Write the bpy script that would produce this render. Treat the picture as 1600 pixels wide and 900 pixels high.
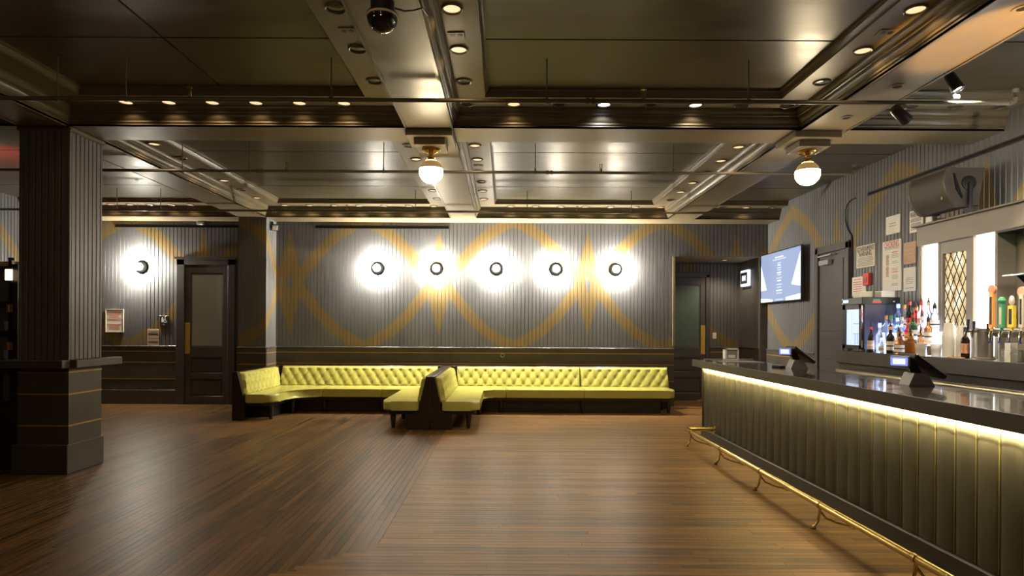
import bpy, bmesh, math, random
from mathutils import Vector, Matrix
random.seed(7)
PI = math.pi
S = bpy.context.scene
for o in list(bpy.data.objects): bpy.data.objects.remove(o)
COL = S.collection

# ---------------------------------------------------------------- camera, world, exposure
cam = bpy.data.cameras.new('camera'); camo = bpy.data.objects.new('camera', cam); COL.objects.link(camo)
camo.location = (0, 0, 1.55)
camo.rotation_mode = 'QUATERNION'
camo.rotation_quaternion = (Matrix.Rotation(PI/2, 3, 'X') @ Matrix.Rotation(0.0052, 3, 'Z')).to_quaternion()
cam.sensor_width = 36.0; cam.lens = 980/1600*36
cam.shift_x = 10/1600; cam.shift_y = 62/1600
cam.clip_start = 0.05; cam.clip_end = 60
S.camera = camo
W = bpy.data.worlds.new('world'); S.world = W; W.use_nodes = True
W.node_tree.nodes['Background'].inputs[0].default_value = (0.9, 0.75, 0.5, 1)
W.node_tree.nodes['Background'].inputs[1].default_value = 0.004
S.view_settings.view_transform = 'Standard'; S.view_settings.look = 'None'
S.view_settings.gamma = 1; S.view_settings.use_curve_mapping = False
S.view_settings.exposure = 0.0
GLOBE_E, SCONCE_E, SPOT_E, STRIP_E, PANEL_E = 130.0, 3000.0, 9.0, 2600.0, 9.0

# ---------------------------------------------------------------- materials
def lin(r, g, b):
    f = lambda c: (c/12.92 if c <= .04045 else ((c+.055)/1.055)**2.4)
    return (f(r/255), f(g/255), f(b/255))
def mat(name, col, rough=.5, metal=0., spec=.5, noise=0., nscale=(8, 8, 8), bump=0., bscale=None, emit=None, estr=0., alpha=1., trans=0., ior=1.45, coat=0., rvar=0.):
    m = bpy.data.materials.new(name); m.use_nodes = True
    nt = m.node_tree; N = nt.nodes; L = nt.links; P = N['Principled BSDF']
    P.inputs['Base Color'].default_value = (*col, 1)
    P.inputs['Roughness'].default_value = rough; P.inputs['Metallic'].default_value = metal
    P.inputs['Specular IOR Level'].default_value = spec
    P.inputs['Transmission Weight'].default_value = trans; P.inputs['IOR'].default_value = ior
    P.inputs['Coat Weight'].default_value = coat
    if emit:
        P.inputs['Emission Color'].default_value = (*emit, 1); P.inputs['Emission Strength'].default_value = estr
    if noise or bump or rvar:
        g = N.new('ShaderNodeNewGeometry'); mp = N.new('ShaderNodeMapping'); L.new(g.outputs['Position'], mp.inputs['Vector'])
        mp.inputs['Scale'].default_value = nscale
        tx = N.new('ShaderNodeTexNoise'); tx.inputs['Scale'].default_value = 1; tx.inputs['Detail'].default_value = 5
        L.new(mp.outputs[0], tx.inputs['Vector'])
        if noise:
            mx = N.new('ShaderNodeMix'); mx.data_type = 'RGBA'
            mx.inputs['A'].default_value = (*[c*(1-noise) for c in col], 1); mx.inputs['B'].default_value = (*[c*(1+noise) for c in col], 1)
            rp = N.new('ShaderNodeMapRange'); rp.inputs[1].default_value = .3; rp.inputs[2].default_value = .7
            L.new(tx.outputs['Fac'], rp.inputs[0]); L.new(rp.outputs[0], mx.inputs['Factor']); L.new(mx.outputs['Result'], P.inputs['Base Color'])
        if rvar:
            rr = N.new('ShaderNodeMapRange'); rr.inputs[1].default_value = .3; rr.inputs[2].default_value = .7
            rr.inputs[3].default_value = rough-rvar; rr.inputs[4].default_value = rough+rvar
            L.new(tx.outputs['Fac'], rr.inputs[0]); L.new(rr.outputs[0], P.inputs['Roughness'])
        if bump:
            b = N.new('ShaderNodeBump'); b.inputs['Strength'].default_value = bump; b.inputs['Distance'].default_value = .01
            if bscale:
                mp2 = N.new('ShaderNodeMapping'); mp2.inputs['Scale'].default_value = bscale; L.new(g.outputs['Position'], mp2.inputs['Vector'])
                t2 = N.new('ShaderNodeTexNoise'); t2.inputs['Scale'].default_value = 1; t2.inputs['Detail'].default_value = 3
                L.new(mp2.outputs[0], t2.inputs['Vector']); L.new(t2.outputs['Fac'], b.inputs['Height'])
            else: L.new(tx.outputs['Fac'], b.inputs['Height'])
            L.new(b.outputs[0], P.inputs['Normal'])
    return m
def glow(name, col, strength):
    m = bpy.data.materials.new(name); m.use_nodes = True; nt = m.node_tree
    P = nt.nodes['Principled BSDF']; P.inputs['Base Color'].default_value = (.03, .03, .03, 1)
    P.inputs['Emission Color'].default_value = (*col, 1); P.inputs['Emission Strength'].default_value = strength
    P.inputs['Roughness'].default_value = .4
    return m
def mural_mat(name, paint, ochre, rough):
    m = mat(name, paint, rough, noise=.10, nscale=(3, 3, 1.2), bump=.06, bscale=(30, 30, 3), rvar=.06)
    nt = m.node_tree; N = nt.nodes; L = nt.links; P = N['Principled BSDF']
    at = N.new('ShaderNodeAttribute'); at.attribute_name = 'mural'
    src = P.inputs['Base Color'].links[0].from_socket
    mx = N.new('ShaderNodeMix'); mx.data_type = 'RGBA'; L.new(src, mx.inputs['A']); mx.inputs['B'].default_value = (*ochre, 1)
    L.new(at.outputs['Fac'], mx.inputs['Factor']); L.new(mx.outputs['Result'], P.inputs['Base Color'])
    return m
def board_mat(name, sx, sy, c0, c1):
    m = bpy.data.materials.new(name); m.use_nodes = True; nt = m.node_tree; N = nt.nodes; L = nt.links; P = N['Principled BSDF']
    g = N.new('ShaderNodeNewGeometry'); oi = N.new('ShaderNodeObjectInfo')
    ad = N.new('ShaderNodeMath'); ad.operation = 'ADD'; L.new(g.outputs['Random Per Island'], ad.inputs[0]); L.new(oi.outputs['Random'], ad.inputs[1])
    wn = N.new('ShaderNodeTexWhiteNoise'); wn.noise_dimensions = '1D'; L.new(ad.outputs[0], wn.inputs['W'])
    mp = N.new('ShaderNodeMapping'); mp.inputs['Scale'].default_value = (sx, sy, 1); L.new(g.outputs['Position'], mp.inputs['Vector'])
    tx = N.new('ShaderNodeTexNoise'); tx.inputs['Scale'].default_value = 1; tx.inputs['Detail'].default_value = 6; L.new(mp.outputs[0], tx.inputs['Vector'])
    big = N.new('ShaderNodeTexNoise'); big.inputs['Scale'].default_value = .8; big.inputs['Detail'].default_value = 4; L.new(g.outputs['Position'], big.inputs['Vector'])
    m1 = N.new('ShaderNodeMath'); m1.operation = 'MULTIPLY_ADD'; L.new(wn.outputs['Value'], m1.inputs[0]); m1.inputs[1].default_value = .42
    L.new(tx.outputs['Fac'], m1.inputs[2])
    m2 = N.new('ShaderNodeMath'); m2.operation = 'MULTIPLY_ADD'; L.new(big.outputs['Fac'], m2.inputs[0]); m2.inputs[1].default_value = .5; L.new(m1.outputs[0], m2.inputs[2])
    rp = N.new('ShaderNodeMapRange'); rp.inputs[1].default_value = .60; rp.inputs[2].default_value = 1.32; L.new(m2.outputs[0], rp.inputs[0])
    mx = N.new('ShaderNodeMix'); mx.data_type = 'RGBA'; mx.inputs['A'].default_value = (*c0, 1); mx.inputs['B'].default_value = (*c1, 1)
    L.new(rp.outputs[0], mx.inputs['Factor']); L.new(mx.outputs['Result'], P.inputs['Base Color'])
    rr = N.new('ShaderNodeMapRange'); rr.inputs[3].default_value = .30; rr.inputs[4].default_value = .47; L.new(tx.outputs['Fac'], rr.inputs[0]); L.new(rr.outputs[0], P.inputs['Roughness'])
    b = N.new('ShaderNodeBump'); b.inputs['Strength'].default_value = .12; b.inputs['Distance'].default_value = .01; L.new(tx.outputs['Fac'], b.inputs['Height']); L.new(b.outputs[0], P.inputs['Normal'])
    P.inputs['Specular IOR Level'].default_value = .32
    return m

WALLC = (.094, .093, .094); OCHRE = (.150, .104, .042)
M = dict(
    wall=mural_mat('beadboard_paint', WALLC, OCHRE, .42),
    wains=mat('wainscot_paint', (.060, .050, .041), .42, noise=.15, nscale=(4, 4, 4), bump=.05),
    ceil=mat('ceiling_paint', (.074, .060, .034), .33, noise=.10, nscale=(2, 6, 2), bump=.10, bscale=(3, 60, 3), rvar=.05),
    beam=mat('beam_paint', (.165, .132, .078), .40, noise=.12, nscale=(5, 5, 5), bump=.07, bscale=(9, 9, 9), rvar=.05),
    mould=mat('moulding_paint', (.095, .075, .044), .33, noise=.12, nscale=(5, 5, 5), bump=.05),
    gold=mat('gold_stripe_paint', (.38, .215, .035), .4, metal=.3, noise=.15, nscale=(9, 9, 9)),
    brass=mat('polished_brass', (.60, .44, .15), .20, metal=1, noise=.08, nscale=(20, 20, 20), rvar=.06),
    floor0=mat('subfloor', (.02, .012, .007), .8, noise=.1),
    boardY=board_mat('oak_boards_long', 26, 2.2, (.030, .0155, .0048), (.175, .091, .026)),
    boardX=board_mat('oak_boards_cross', 2.2, 26, (.070, .037, .011), (.320, .172, .052)),  # paler than the long boards: brighter reflection put into the colour
    vinyl=mat('chartreuse_vinyl', (.425, .400, .098), .25, noise=.08, nscale=(3, 3, 3), bump=.03, bscale=(120, 120, 120), coat=.15),
    seam=mat('vinyl_welt', (.30, .26, .04), .45, noise=.1),
    darkwood=mat('espresso_wood', (.022, .013, .009), .32, noise=.3, nscale=(4, 4, 30), bump=.04),
    door=mat('door_paint', (.062, .055, .052), .38, noise=.1, nscale=(5, 5, 5), bump=.04),
    frost=mat('frosted_glass', (.25, .27, .265), .30, noise=.06, nscale=(2, 2, 2)),
    green_glass=mat('green_tinted_glass', (.10, .135, .11), .15, noise=.05),
    black=mat('black_metal', (.012, .012, .012), .35, noise=.2),
    sbase=mat('sconce_black', (.0003, .0003, .0003), .9, spec=.0, noise=.1),
    slot=mat('slot_black', (.003, .003, .003), .9, noise=.1),
    plastic=mat('black_plastic', (.016, .016, .017), .38, noise=.15, bump=.03, bscale=(200, 200, 200)),
    grey=mat('grey_plastic', (.25, .25, .25), .4, noise=.05),
    white=mat('white_plastic', (.72, .70, .66), .4, noise=.04),
    paper=mat('white_paper', (.70, .66, .60), .6, noise=.05, nscale=(10, 10, 10)),
    cream=mat('cream_paper', (.60, .52, .40), .6, noise=.06, nscale=(10, 10, 10)),
    tan=mat('tan_paper', (.50, .32, .20), .6, noise=.08, nscale=(10, 10, 10)),
    red=mat('red_print', (.60, .05, .03), .5, noise=.05),
    pink=mat('pale_red_print', (.72, .25, .15), .6, noise=.05),
    pinkl=mat('pale_red_lines', (.78, .36, .24), .6, noise=.05),
    ink=mat('black_ink', (.02, .02, .02), .6, noise=.05),
    inkg=mat('grey_ink', (.28, .27, .25), .6, noise=.05),
    pipe=mat('pipe_paint', (.10, .088, .062), .38, noise=.12, nscale=(12, 12, 12)),
    steel=mat('brushed_steel', (.52, .49, .44), .34, metal=1, noise=.06, nscale=(3, 60, 3), rvar=.05),
    railsteel=mat('rail_steel', (.22, .19, .15), .45, metal=1, noise=.08, nscale=(3, 3, 3)),
    chrome=mat('chrome', (.75, .74, .72), .12, metal=1, noise=.03),
    bartop=mat('bar_top_lacquer', (.030, .022, .016), .14, noise=.35, nscale=(5, 1.5, 5), coat=.5, rvar=.04),
    barfront=mat('bar_front_leather', (.046, .039, .024), .50, spec=.18, noise=.16, nscale=(5, 5, 2.5), bump=.10, bscale=(14, 14, 6)),
    edgewood=mat('bar_edge_wood', (.048, .035, .022), .45, noise=.15, nscale=(6, 2, 6)),
    piping=mat('gold_piping', (.13, .095, .03), .45, metal=.2, noise=.1),
    kick=mat('kick_board', (.014, .011, .008), .45, noise=.2),
    soffit=mat('alcove_soffit_lit_tone', (.38, .31, .20), .5, noise=.15, nscale=(3, 3, 3)),  # paler colour stands in for light falling on the soffit
    side_lit=mat('speaker_side_lit', (.060, .050, .038), .5, noise=.15),  # light on the cabinet side is put into this paler colour
    plate=mat('brass_plate', (.55, .36, .07), .42, metal=.45, noise=.12, nscale=(20, 20, 4)),
    backbar=mat('backbar_paint', (.17, .145, .11), .40, noise=.08, nscale=(4, 4, 4), bump=.03),
    counter=mat('counter_laminate', (.045, .038, .032), .35, noise=.15, nscale=(6, 2, 6)),
    cable=mat('black_cable', (.01, .01, .01), .5, noise=.1),
    purple=mat('cooler_side', (.050, .050, .085), .35, noise=.1),
    globe=glow('globe_glass_glow', (1., .80, .50), GLOBE_E),
    globefill=glow('globe_fill_glow', (1., .74, .42), 80.),
    globetop=mat('globe_top_frosted', (.62, .42, .20), .3, noise=.05, emit=(1., .62, .25), estr=.20),
    sconce=glow('sconce_bulb_glow', (1., .94, .82), SCONCE_E),
    sconcef=glow('sconce_dim_front_glow', (1., .86, .62), 130.),  # front half of the bulb, dimmed so the wall glow dominates
    uplightfill=glow('uplight_fill_glow', (.85, .92, 1.), 60.),
    lens=glow('downlight_lens_glow', (1., .66, .36), 1.3),
    lensw=glow('downlight_lens_white_glow', (1., .86, .62), 3.0),
    lensb=glow('downlight_lens_cool_glow', (.72, .82, 1.), 4.0),
    lensoff=mat('downlight_lens_off', (.03, .024, .016), .2, noise=.1),
    strip=glow('led_strip_glow', (1., .92, .54), STRIP_E),
    panel=glow('backlit_panel_glow', (1., .92, .74), PANEL_E),
    lattice_glow=glow('leaded_pane_reflection', (1., .74, .36), .80),  # panes emit to imitate warm reflections in the leaded glass
    lattice_gold=glow('leaded_pane_gold_reflection', (1., .68, .28), .52),
    lattice_white=glow('leaded_pane_white_reflection', (1., .88, .62), 1.15),
    step=glow('led_step_glow', (.58, .70, 1.), 8.0),
    tv=glow('tv_screen_glow', (.34, .43, .68), 1.0),
    tvw=glow('tv_white_glow', (.86, .92, 1.), 1.5),
    tvt=glow('tv_text_glow', (.62, .68, .86), 1.2),
    pos=glow('pos_display_glow', (.26, .32, 1.), 1.1),
    posw=glow('pos_display_core_glow', (.85, .9, 1.), 1.3),
    sign=glow('exit_box_glow', (.80, .86, 1.), 1.25),
    fridge=glow('cooler_window_glow', (.62, .74, 1.), 1.15),
    fridged=glow('cooler_window_dim_glow', (.30, .40, .80), .8),
    spotglow=glow('stage_lamp_glow', (.75, .86, 1.), 30.),
    amberfill=glow('amber_fill_glow', (1., .50, .10), 8.),
    ledred=glow('cooler_red_badge_glow', (.9, .03, .05), .8), ledgreen=glow('cooler_green_badge_glow', (.03, .40, .30), .6), blueglow=glow('blue_led_foil_glow', (.25, .40, 1.), 4.),
    ledyel=glow('cooler_yellow_led_glow', (.7, .9, .1), 1.5),
    lantern=glow('lantern_glow', (1., .72, .42), 2.6),
    orange=mat('orange_handle', (.75, .33, .08), .4, noise=.08), greenp=mat('green_handle', (.06, .32, .14), .4, noise=.08),
    yellowp=mat('yellow_handle', (.72, .52, .05), .4, noise=.08), woodh=mat('wooden_handle', (.42, .24, .10), .45, noise=.2),
    cup=mat('milky_plastic_cup', (.90, .84, .74), .45, noise=.03, trans=.55),
    napkin=mat('napkin_stack', (.75, .72, .66), .7, noise=.05),
    redfill=glow('red_fill_glow', (1., .06, .02), 6.),
)
def glassm(name, col, trans=.75, rough=.08): return mat(name, col, rough, trans=trans, noise=.04, ior=1.35)
G = dict(clear=glassm('clear_bottle', (.80, .86, .95), .85), blue=glassm('pale_blue_bottle', (.45, .62, .95), .8), brown=glassm('amber_bottle', (.40, .16, .04), .7),
         dark=glassm('dark_bottle', (.02, .012, .008), .2), redg=glassm('red_liquor', (.60, .03, .05), .6), green=glassm('green_bottle', (.05, .16, .05), .6),
         pinkg=glassm('pink_bottle', (.85, .45, .55), .75), frostb=mat('frosted_bottle', (.70, .76, .90), .35, trans=.45, noise=.04))

# ---------------------------------------------------------------- builders
class MB:
    def __init__(s): s.bm = bmesh.new()
    def box(s, x0, x1, y0, y1, z0, z1, bev=0., seg=1):
        r = bmesh.ops.create_cube(s.bm, size=1)['verts']
        for v in r: v.co = Vector(((x0+x1)/2+v.co.x*(x1-x0), (y0+y1)/2+v.co.y*(y1-y0), (z0+z1)/2+v.co.z*(z1-z0)))
        if bev:
            es = list({e for v in r for e in v.link_edges})
            bmesh.ops.bevel(s.bm, geom=es, offset=bev, segments=seg, affect='EDGES', profile=.5)
        return s
    def cyl(s, p0, p1, r0, r1=None, seg=16, cap=True):
        p0, p1 = Vector(p0), Vector(p1); r1 = r0 if r1 is None else r1
        d = (p1-p0); q = d.normalized().to_track_quat('Z', 'Y')
        A, B = [], []
        for i in range(seg):
            a = 2*PI*i/seg; c = Vector((math.cos(a), math.sin(a), 0))
            A.append(s.bm.verts.new(p0+q@(c*r0))); B.append(s.bm.verts.new(p1+q@(c*r1)))
        for i in range(seg):
            j = (i+1) % seg; s.bm.faces.new((A[i], A[j], B[j], B[i]))
        if cap: s.bm.faces.new(A[::-1]); s.bm.faces.new(B)
        return s
    def lathe(s, prof, c=(0, 0, 0), seg=24, axis='Z', sgn=1):
        rings = []
        for r, h in prof:
            ring = []
            for i in range(seg if r > 1e-6 else 1):
                a = 2*PI*i/seg
                p = (r*math.cos(a), r*math.sin(a), h)
                if axis == 'Y': p = (p[0], sgn*p[2], p[1])
                if axis == 'X': p = (sgn*p[2], p[0], p[1])
                ring.append(s.bm.verts.new((c[0]+p[0], c[1]+p[1], c[2]+p[2])))
            rings.append(ring)
        for A, B in zip(rings, rings[1:]):
            if len(A) == 1 and len(B) == 1: continue
            for i in range(seg):
                j = (i+1) % seg
                if len(A) == 1: s.bm.faces.new((A[0], B[i], B[j]))
                elif len(B) == 1: s.bm.faces.new((A[i], A[j], B[0]))
                else: s.bm.faces.new((A[i], A[j], B[j], B[i]))
        return s
    def tube(s, pts, r, seg=8):
        pts = [Vector(p) for p in pts]; rings = []
        up = Vector((0, 0, 1))
        for i, p in enumerate(pts):
            t = (pts[min(i+1, len(pts)-1)]-pts[max(i-1, 0)]).normalized()
            a = t.cross(up)
            if a.length < 1e-3: a = t.cross(Vector((1, 0, 0)))
            a.normalize(); b = t.cross(a)
            rr = r[i] if isinstance(r, (list, tuple)) else r
            rings.append([s.bm.verts.new(p+a*rr*math.cos(2*PI*k/seg)+b*rr*math.sin(2*PI*k/seg)) for k in range(seg)])
        for A, B in zip(rings, rings[1:]):
            for i in range(seg):
                j = (i+1) % seg; s.bm.faces.new((A[i], A[j], B[j], B[i]))
        s.bm.faces.new(rings[0][::-1]); s.bm.faces.new(rings[-1])
        return s
    def prism(s, poly, z0, z1, bev=0., seg=2, axis='Z'):
        def P(a, b, h): return (a, b, h) if axis == 'Z' else ((a, h, b) if axis == 'Y' else (h, a, b))
        n = len(poly)
        B = [s.bm.verts.new(P(*p, z0)) for p in poly]; T = [s.bm.verts.new(P(*p, z1)) for p in poly]
        f0 = s.bm.faces.new(B[::-1]); f1 = s.bm.faces.new(T)
        for i in range(n):
            j = (i+1) % n; s.bm.faces.new((B[i], B[j], T[j], T[i]))
        if bev: bmesh.ops.bevel(s.bm, geom=list(f0.edges)+list(f1.edges), offset=bev, segments=seg, affect='EDGES', profile=.5)
        return s
    def grid(s, fn, nu, nv):
        V = [[s.bm.verts.new(fn(i/nu, j/nv)) for j in range(nv+1)] for i in range(nu+1)]
        for i in range(nu):
            for j in range(nv): s.bm.faces.new((V[i][j], V[i+1][j], V[i+1][j+1], V[i][j+1]))
        return s
    def quad(s, a, b, c, d): s.bm.faces.new([s.bm.verts.new(p) for p in (a, b, c, d)]); return s
    def mesh(s, name, off=(0, 0, 0), ang=35):
        bm = s.bm
        bmesh.ops.recalc_face_normals(bm, faces=bm.faces)
        if any(off): bmesh.ops.translate(bm, verts=bm.verts, vec=-Vector(off))
        lim = math.radians(ang)
        for f in bm.faces: f.smooth = True
        for e in bm.edges:
            if len(e.link_faces) != 2 or e.calc_face_angle(0) > lim: e.smooth = False
        me = bpy.data.meshes.new(name); bm.to_mesh(me); bm.free()
        return me
    def build(s, name, m, parent=None, off=(0, 0, 0), ang=35):
        me = s.mesh(name, off, ang); me.materials.append(M[m] if isinstance(m, str) else m)
        return link(name, me, parent)
def link(name, me, parent=None, loc=(0, 0, 0)):
    o = bpy.data.objects.new(name, me); COL.objects.link(o); o.location = loc
    if parent: o.parent = parent
    return o
def tag(o, label, cat, group=None):
    o['label'] = label; o['category'] = cat
    if group: o['group'] = group
    return o
def thing(name, label, cat, loc=(0, 0, 0), rz=0., group=None):
    o = bpy.data.objects.new(name, None); COL.objects.link(o); o.location = loc; o.rotation_euler = (0, 0, rz); o.empty_display_size = .1
    return tag(o, label, cat, group)
def struct(o): o['kind'] = 'structure'; return o
def sempty(name, loc=(0, 0, 0)):
    o = bpy.data.objects.new(name, None); COL.objects.link(o); o.location = loc; o.empty_display_size = .1; return struct(o)
def lamp(name, kind, parent, loc, energy, col, size=.05, rot=None, spot=None, blend=.5):
    l = bpy.data.lights.new(name, kind); l.energy = energy; l.color = col
    if kind in ('POINT', 'SPOT'): l.shadow_soft_size = size
    if kind == 'SPOT': l.spot_size = spot or 1.8; l.spot_blend = blend
    o = bpy.data.objects.new(name, l); COL.objects.link(o); o.parent = parent; o.location = loc
    if rot: o.rotation_euler = rot
    return o
def copy_tree(o, parent=None):
    c = o.copy(); COL.objects.link(c)
    if parent: c.parent = parent
    for ch in o.children: copy_tree(ch, c)
    return c
_fc = {}
def text_mesh(txt, size, ext=.0008):
    cu = bpy.data.curves.new('lettering', 'FONT'); cu.body = txt; cu.size = size; cu.extrude = ext; cu.align_x = 'CENTER'; cu.align_y = 'CENTER'
    cu.resolution_u = 3
    t = bpy.data.objects.new('lettering', cu); COL.objects.link(t)
    dg = bpy.context.evaluated_depsgraph_get()
    me = bpy.data.meshes.new_from_object(t.evaluated_get(dg)); bpy.data.objects.remove(t)
    return me
def lettering(txt, size, m, parent, loc, rot, width=None, name='lettering'):
    me = text_mesh(txt, size); me.materials.append(M[m])
    o = link(name, me, parent, loc); o.rotation_euler = rot
    if width:
        xs = [v.co.x for v in me.vertices]; w = max(xs)-min(xs); k = width/w
        for v in me.vertices: v.co.x *= k
    return o
ORD = ['first', 'second', 'third', 'fourth', 'fifth', 'sixth', 'seventh', 'eighth', 'ninth', 'tenth', 'eleventh', 'twelfth', 'thirteenth', 'fourteenth']

# ---------------------------------------------------------------- room dimensions (metres; Y is depth)
YB, XR, XL, YF = 12.45, 5.2, -9.0, -3.2
BEAMX = [-4.825, -.81, 3.32]; BW = .25
ROWS = [(1.17, 1.65), (6.55, 7.03), (11.93, 12.45)]
ZS, ZL, ZC, ZCAP = 3.63, 3.83, 3.91, 1.16

# ---------------------------------------------------------------- floor: strip boards, two directions with a mitre
fl = struct(MB().box(XL-.1, XR+.1, YF, 13.7, -.08, -.018).build('floor', 'floor0'))
BWID = .06
def in_long(x, y): return x < -.9 and y > 4.45+(x+.9)
boards = []
random.seed(3)
i = 0; x = -.9
while x > XL:
    x1 = x; x0 = max(x-BWID, XL); y = max(4.45+(x0+.9), YF); y += 0
    yy = y; first = True
    while yy < YB:
        ln = random.uniform(.9, 2.4)*(random.random() if first else 1) + .15; first = False
        ye = min(yy+ln, YB)
        boards.append(('Y', x0, x1, yy, ye)); yy = ye
    x -= BWID
y = YF
while y < YB:
    y1 = min(y+BWID, YB)
    xs = -.9 if y >= 4.45-.001 else max(-.9-(4.45-y), XL)
    xx = xs; first = True
    while xx < XR:
        ln = random.uniform(.9, 2.6)*(random.random() if first else 1)+.15; first = False
        xe = min(xx+ln, XR); boards.append(('X', xx, xe, y, y1)); xx = xe
    y += BWID
y = YB
while y < 13.6:
    boards.append(('X', 3.3, XR, y, min(y+BWID, 13.6))); y += BWID
def board_verts(bm, x0, x1, y0, y1, dz):
    g = .0003; b = .0009
    x0 += g; x1 -= g; y0 += g; y1 -= g
    B = [bm.verts.new(p) for p in ((x0, y0, -.018), (x1, y0, -.018), (x1, y1, -.018), (x0, y1, -.018))]
    C = [bm.verts.new(p) for p in ((x0, y0, dz-.0016), (x1, y0, dz-.0016), (x1, y1, dz-.0016), (x0, y1, dz-.0016))]
    T = [bm.verts.new(p) for p in ((x0+b, y0+b, dz), (x1-b, y0+b, dz), (x1-b, y1-b, dz), (x0+b, y1-b, dz))]
    for A, D in ((B, C), (C, T)):
        for k in range(4): bm.faces.new((A[k], A[(k+1) % 4], D[(k+1) % 4], D[k]))
    bm.faces.new(T)
def bscore(b):
    cx, cy = (b[1]+b[2])/2, max((b[3]+b[4])/2, .5)
    if cy < 3.9 or abs(cx)/cy > .83 or cx > 2.4: return 0
    return (b[2]-b[1])*(b[4]-b[3])/cy**3
boards.sort(key=bscore, reverse=True)
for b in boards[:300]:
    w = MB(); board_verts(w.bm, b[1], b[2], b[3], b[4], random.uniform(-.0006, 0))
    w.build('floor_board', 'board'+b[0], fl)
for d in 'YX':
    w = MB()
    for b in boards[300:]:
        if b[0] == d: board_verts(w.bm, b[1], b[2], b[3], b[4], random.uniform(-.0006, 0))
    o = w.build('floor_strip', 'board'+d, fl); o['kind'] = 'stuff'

# ---------------------------------------------------------------- beadboard walls with the painted ogee mural
PXM = YB/980
CL = [(0, 8), (14, -8), (28, -24), (47, -49), (73, -74), (97, -89), (117, -99)]
CL = [(a*PXM, b*PXM) for a, b in CL]
def mural(s, h, hp=1.48):
    s = abs((s+hp) % (2*hp)-hp)*1.48/hp; a = abs(h)
    v = 0.
    d = min(segd(s, -a, *CL[k], *CL[k+1]) for k in range(len(CL)-1))
    v = max(v, min(1, max(0, (.112-d)/.012+.5)))
    L = s/(22*PXM)+a/(82*PXM); v = max(v, min(1, max(0, (1-L)*16+.5)))
    H = s/(5*PXM)+a/(13*PXM)
    if H < 1.1: v = min(v, min(1, max(0, (H-1)*6+.5)))
    return v
def segd(px, py, ax, ay, bx, by):
    vx, vy = bx-ax, by-ay; t = max(0, min(1, ((px-ax)*vx+(py-ay)*vy)/(vx*vx+vy*vy)))
    return math.hypot(px-ax-t*vx, py-ay-t*vy)
ZM = 2.42
def beadwall(name, rects, P, N, star=None, hp=1.48, pitch=.075, parent=None):
    """rects: (s0,s1,z0,z1); P(s)->(x,y) ; N outward normal (x,y)"""
    V, F, A = [], [], []
    for s0, s1, z0, z1 in rects:
        ss = []
        k0 = math.floor(s0/pitch); k1 = math.ceil(s1/pitch)
        for k in range(k0, k1+1):
            for f, d in ((0, -.009), (.07, 0), (.13, -.003), (.19, 0), (.38, 0), (.57, 0), (.76, 0), (.93, 0)):
                q = (k+f)*pitch
                if s0 < q < s1: ss.append((q, d))
        ss = [(s0, 0)]+ss+[(s1, 0)]
        nz = max(1, round((z1-z0)/(.02 if star is not None else 1.2)))
        base = len(V)
        for q, d in ss:
            x, y = P(q)
            for j in range(nz+1):
                z = z0+(z1-z0)*j/nz
                V.append((x+N[0]*d, y+N[1]*d, z)); A.append(mural(q-star, z-ZM, hp) if star is not None else 0.)
        n = nz+1
        for i in range(len(ss)-1):
            for j in range(nz):
                a = base+i*n+j; F.append((a, a+n, a+n+1, a+1))
    me = bpy.data.meshes.new(name); me.from_pydata(V, [], F)
    at = me.attributes.new('mural', 'FLOAT', 'POINT'); at.data.foreach_set('value', A)
    me.materials.append(M['wall']); me.update()
    # make the normals face outward
    if me.polygons and (me.polygons[0].normal.x*N[0]+me.polygons[0].normal.y*N[1]) < 0: me.flip_normals()
    o = link(name, me, parent)
    return o if parent else struct(o)
def backing(parent, *b): return MB().box(*b).build('wall_core', 'wains', parent)
X0M, X1M = -4.56, 3.34
wb = beadwall('wall_back', [(XL, -6.47, ZCAP, ZS), (-6.47, -5.39, 2.86, ZS), (-5.39, -5.09, ZCAP, ZS)], lambda s: (s, YB), (0, -1), star=-6.02)
beadwall('beadboard', [(X0M, X1M, ZCAP, ZS), (X1M, XR, 2.98, ZS)], lambda s: (s, YB), (0, -1), star=-4.29, parent=wb)
w_p = struct(MB().box(-5.09+.01, X0M-.01, 11.95, YB+.1, 0, ZS).build('wall_pilaster', 'wains'))
beadwall('beadboard', [(-5.09, X0M, ZCAP, ZS)], lambda s: (s, 11.93), (0, -1), star=X0M+.79, parent=w_p)
beadwall('beadboard', [(0, .52, ZCAP, ZS)], lambda s: (X0M, 11.93+s), (1, 0), star=.79, parent=w_p)
wr = beadwall('wall_right', [(YF, 9.44, 0, ZC+.05), (9.44, 10.44, 2.88, ZC+.05), (10.44, YB, 0, ZC+.05)], lambda s: (XR, s), (-1, 0), star=9.86, hp=1.53)
wl = beadwall('wall_left', [(YF, YB, 0, ZC+.05)], lambda s: (XL, s), (1, 0), star=9.0)
struct(MB().box(XL, XR, YF-.1, YF, 0, ZC+.1).build('wall_front', 'wains'))
# alcove
YA, XA, ZA = 13.6, 5.05, 2.98
wa = beadwall('wall_alcove', [(4.36, XA, ZCAP, ZA), (X1M, 4.36, 2.72, ZA)], lambda s: (s, YA), (0, -1), star=3.5)
beadwall('beadboard', [(YB+.01, YA, ZCAP, ZA)], lambda s: (XA, s), (-1, 0), parent=wa)
MB().box(XA+.012, XR, YB, YA, 0, ZA).build('return_post', 'wains', wa)
MB().box(X1M-.08, X1M, YB+.015, YA, 0, ZA).build('side_wall', 'door', wa)
MB().box(X1M-.05, XR, YB+.02, YA+.05, ZA, ZA+.05).build('alcove_soffit', 'soffit', wa)
MB().box(X1M-.03, X1M+.012, YB-.03, YB+.005, 1.2, ZA).build('corner_bead', 'beam', wb)

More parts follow.
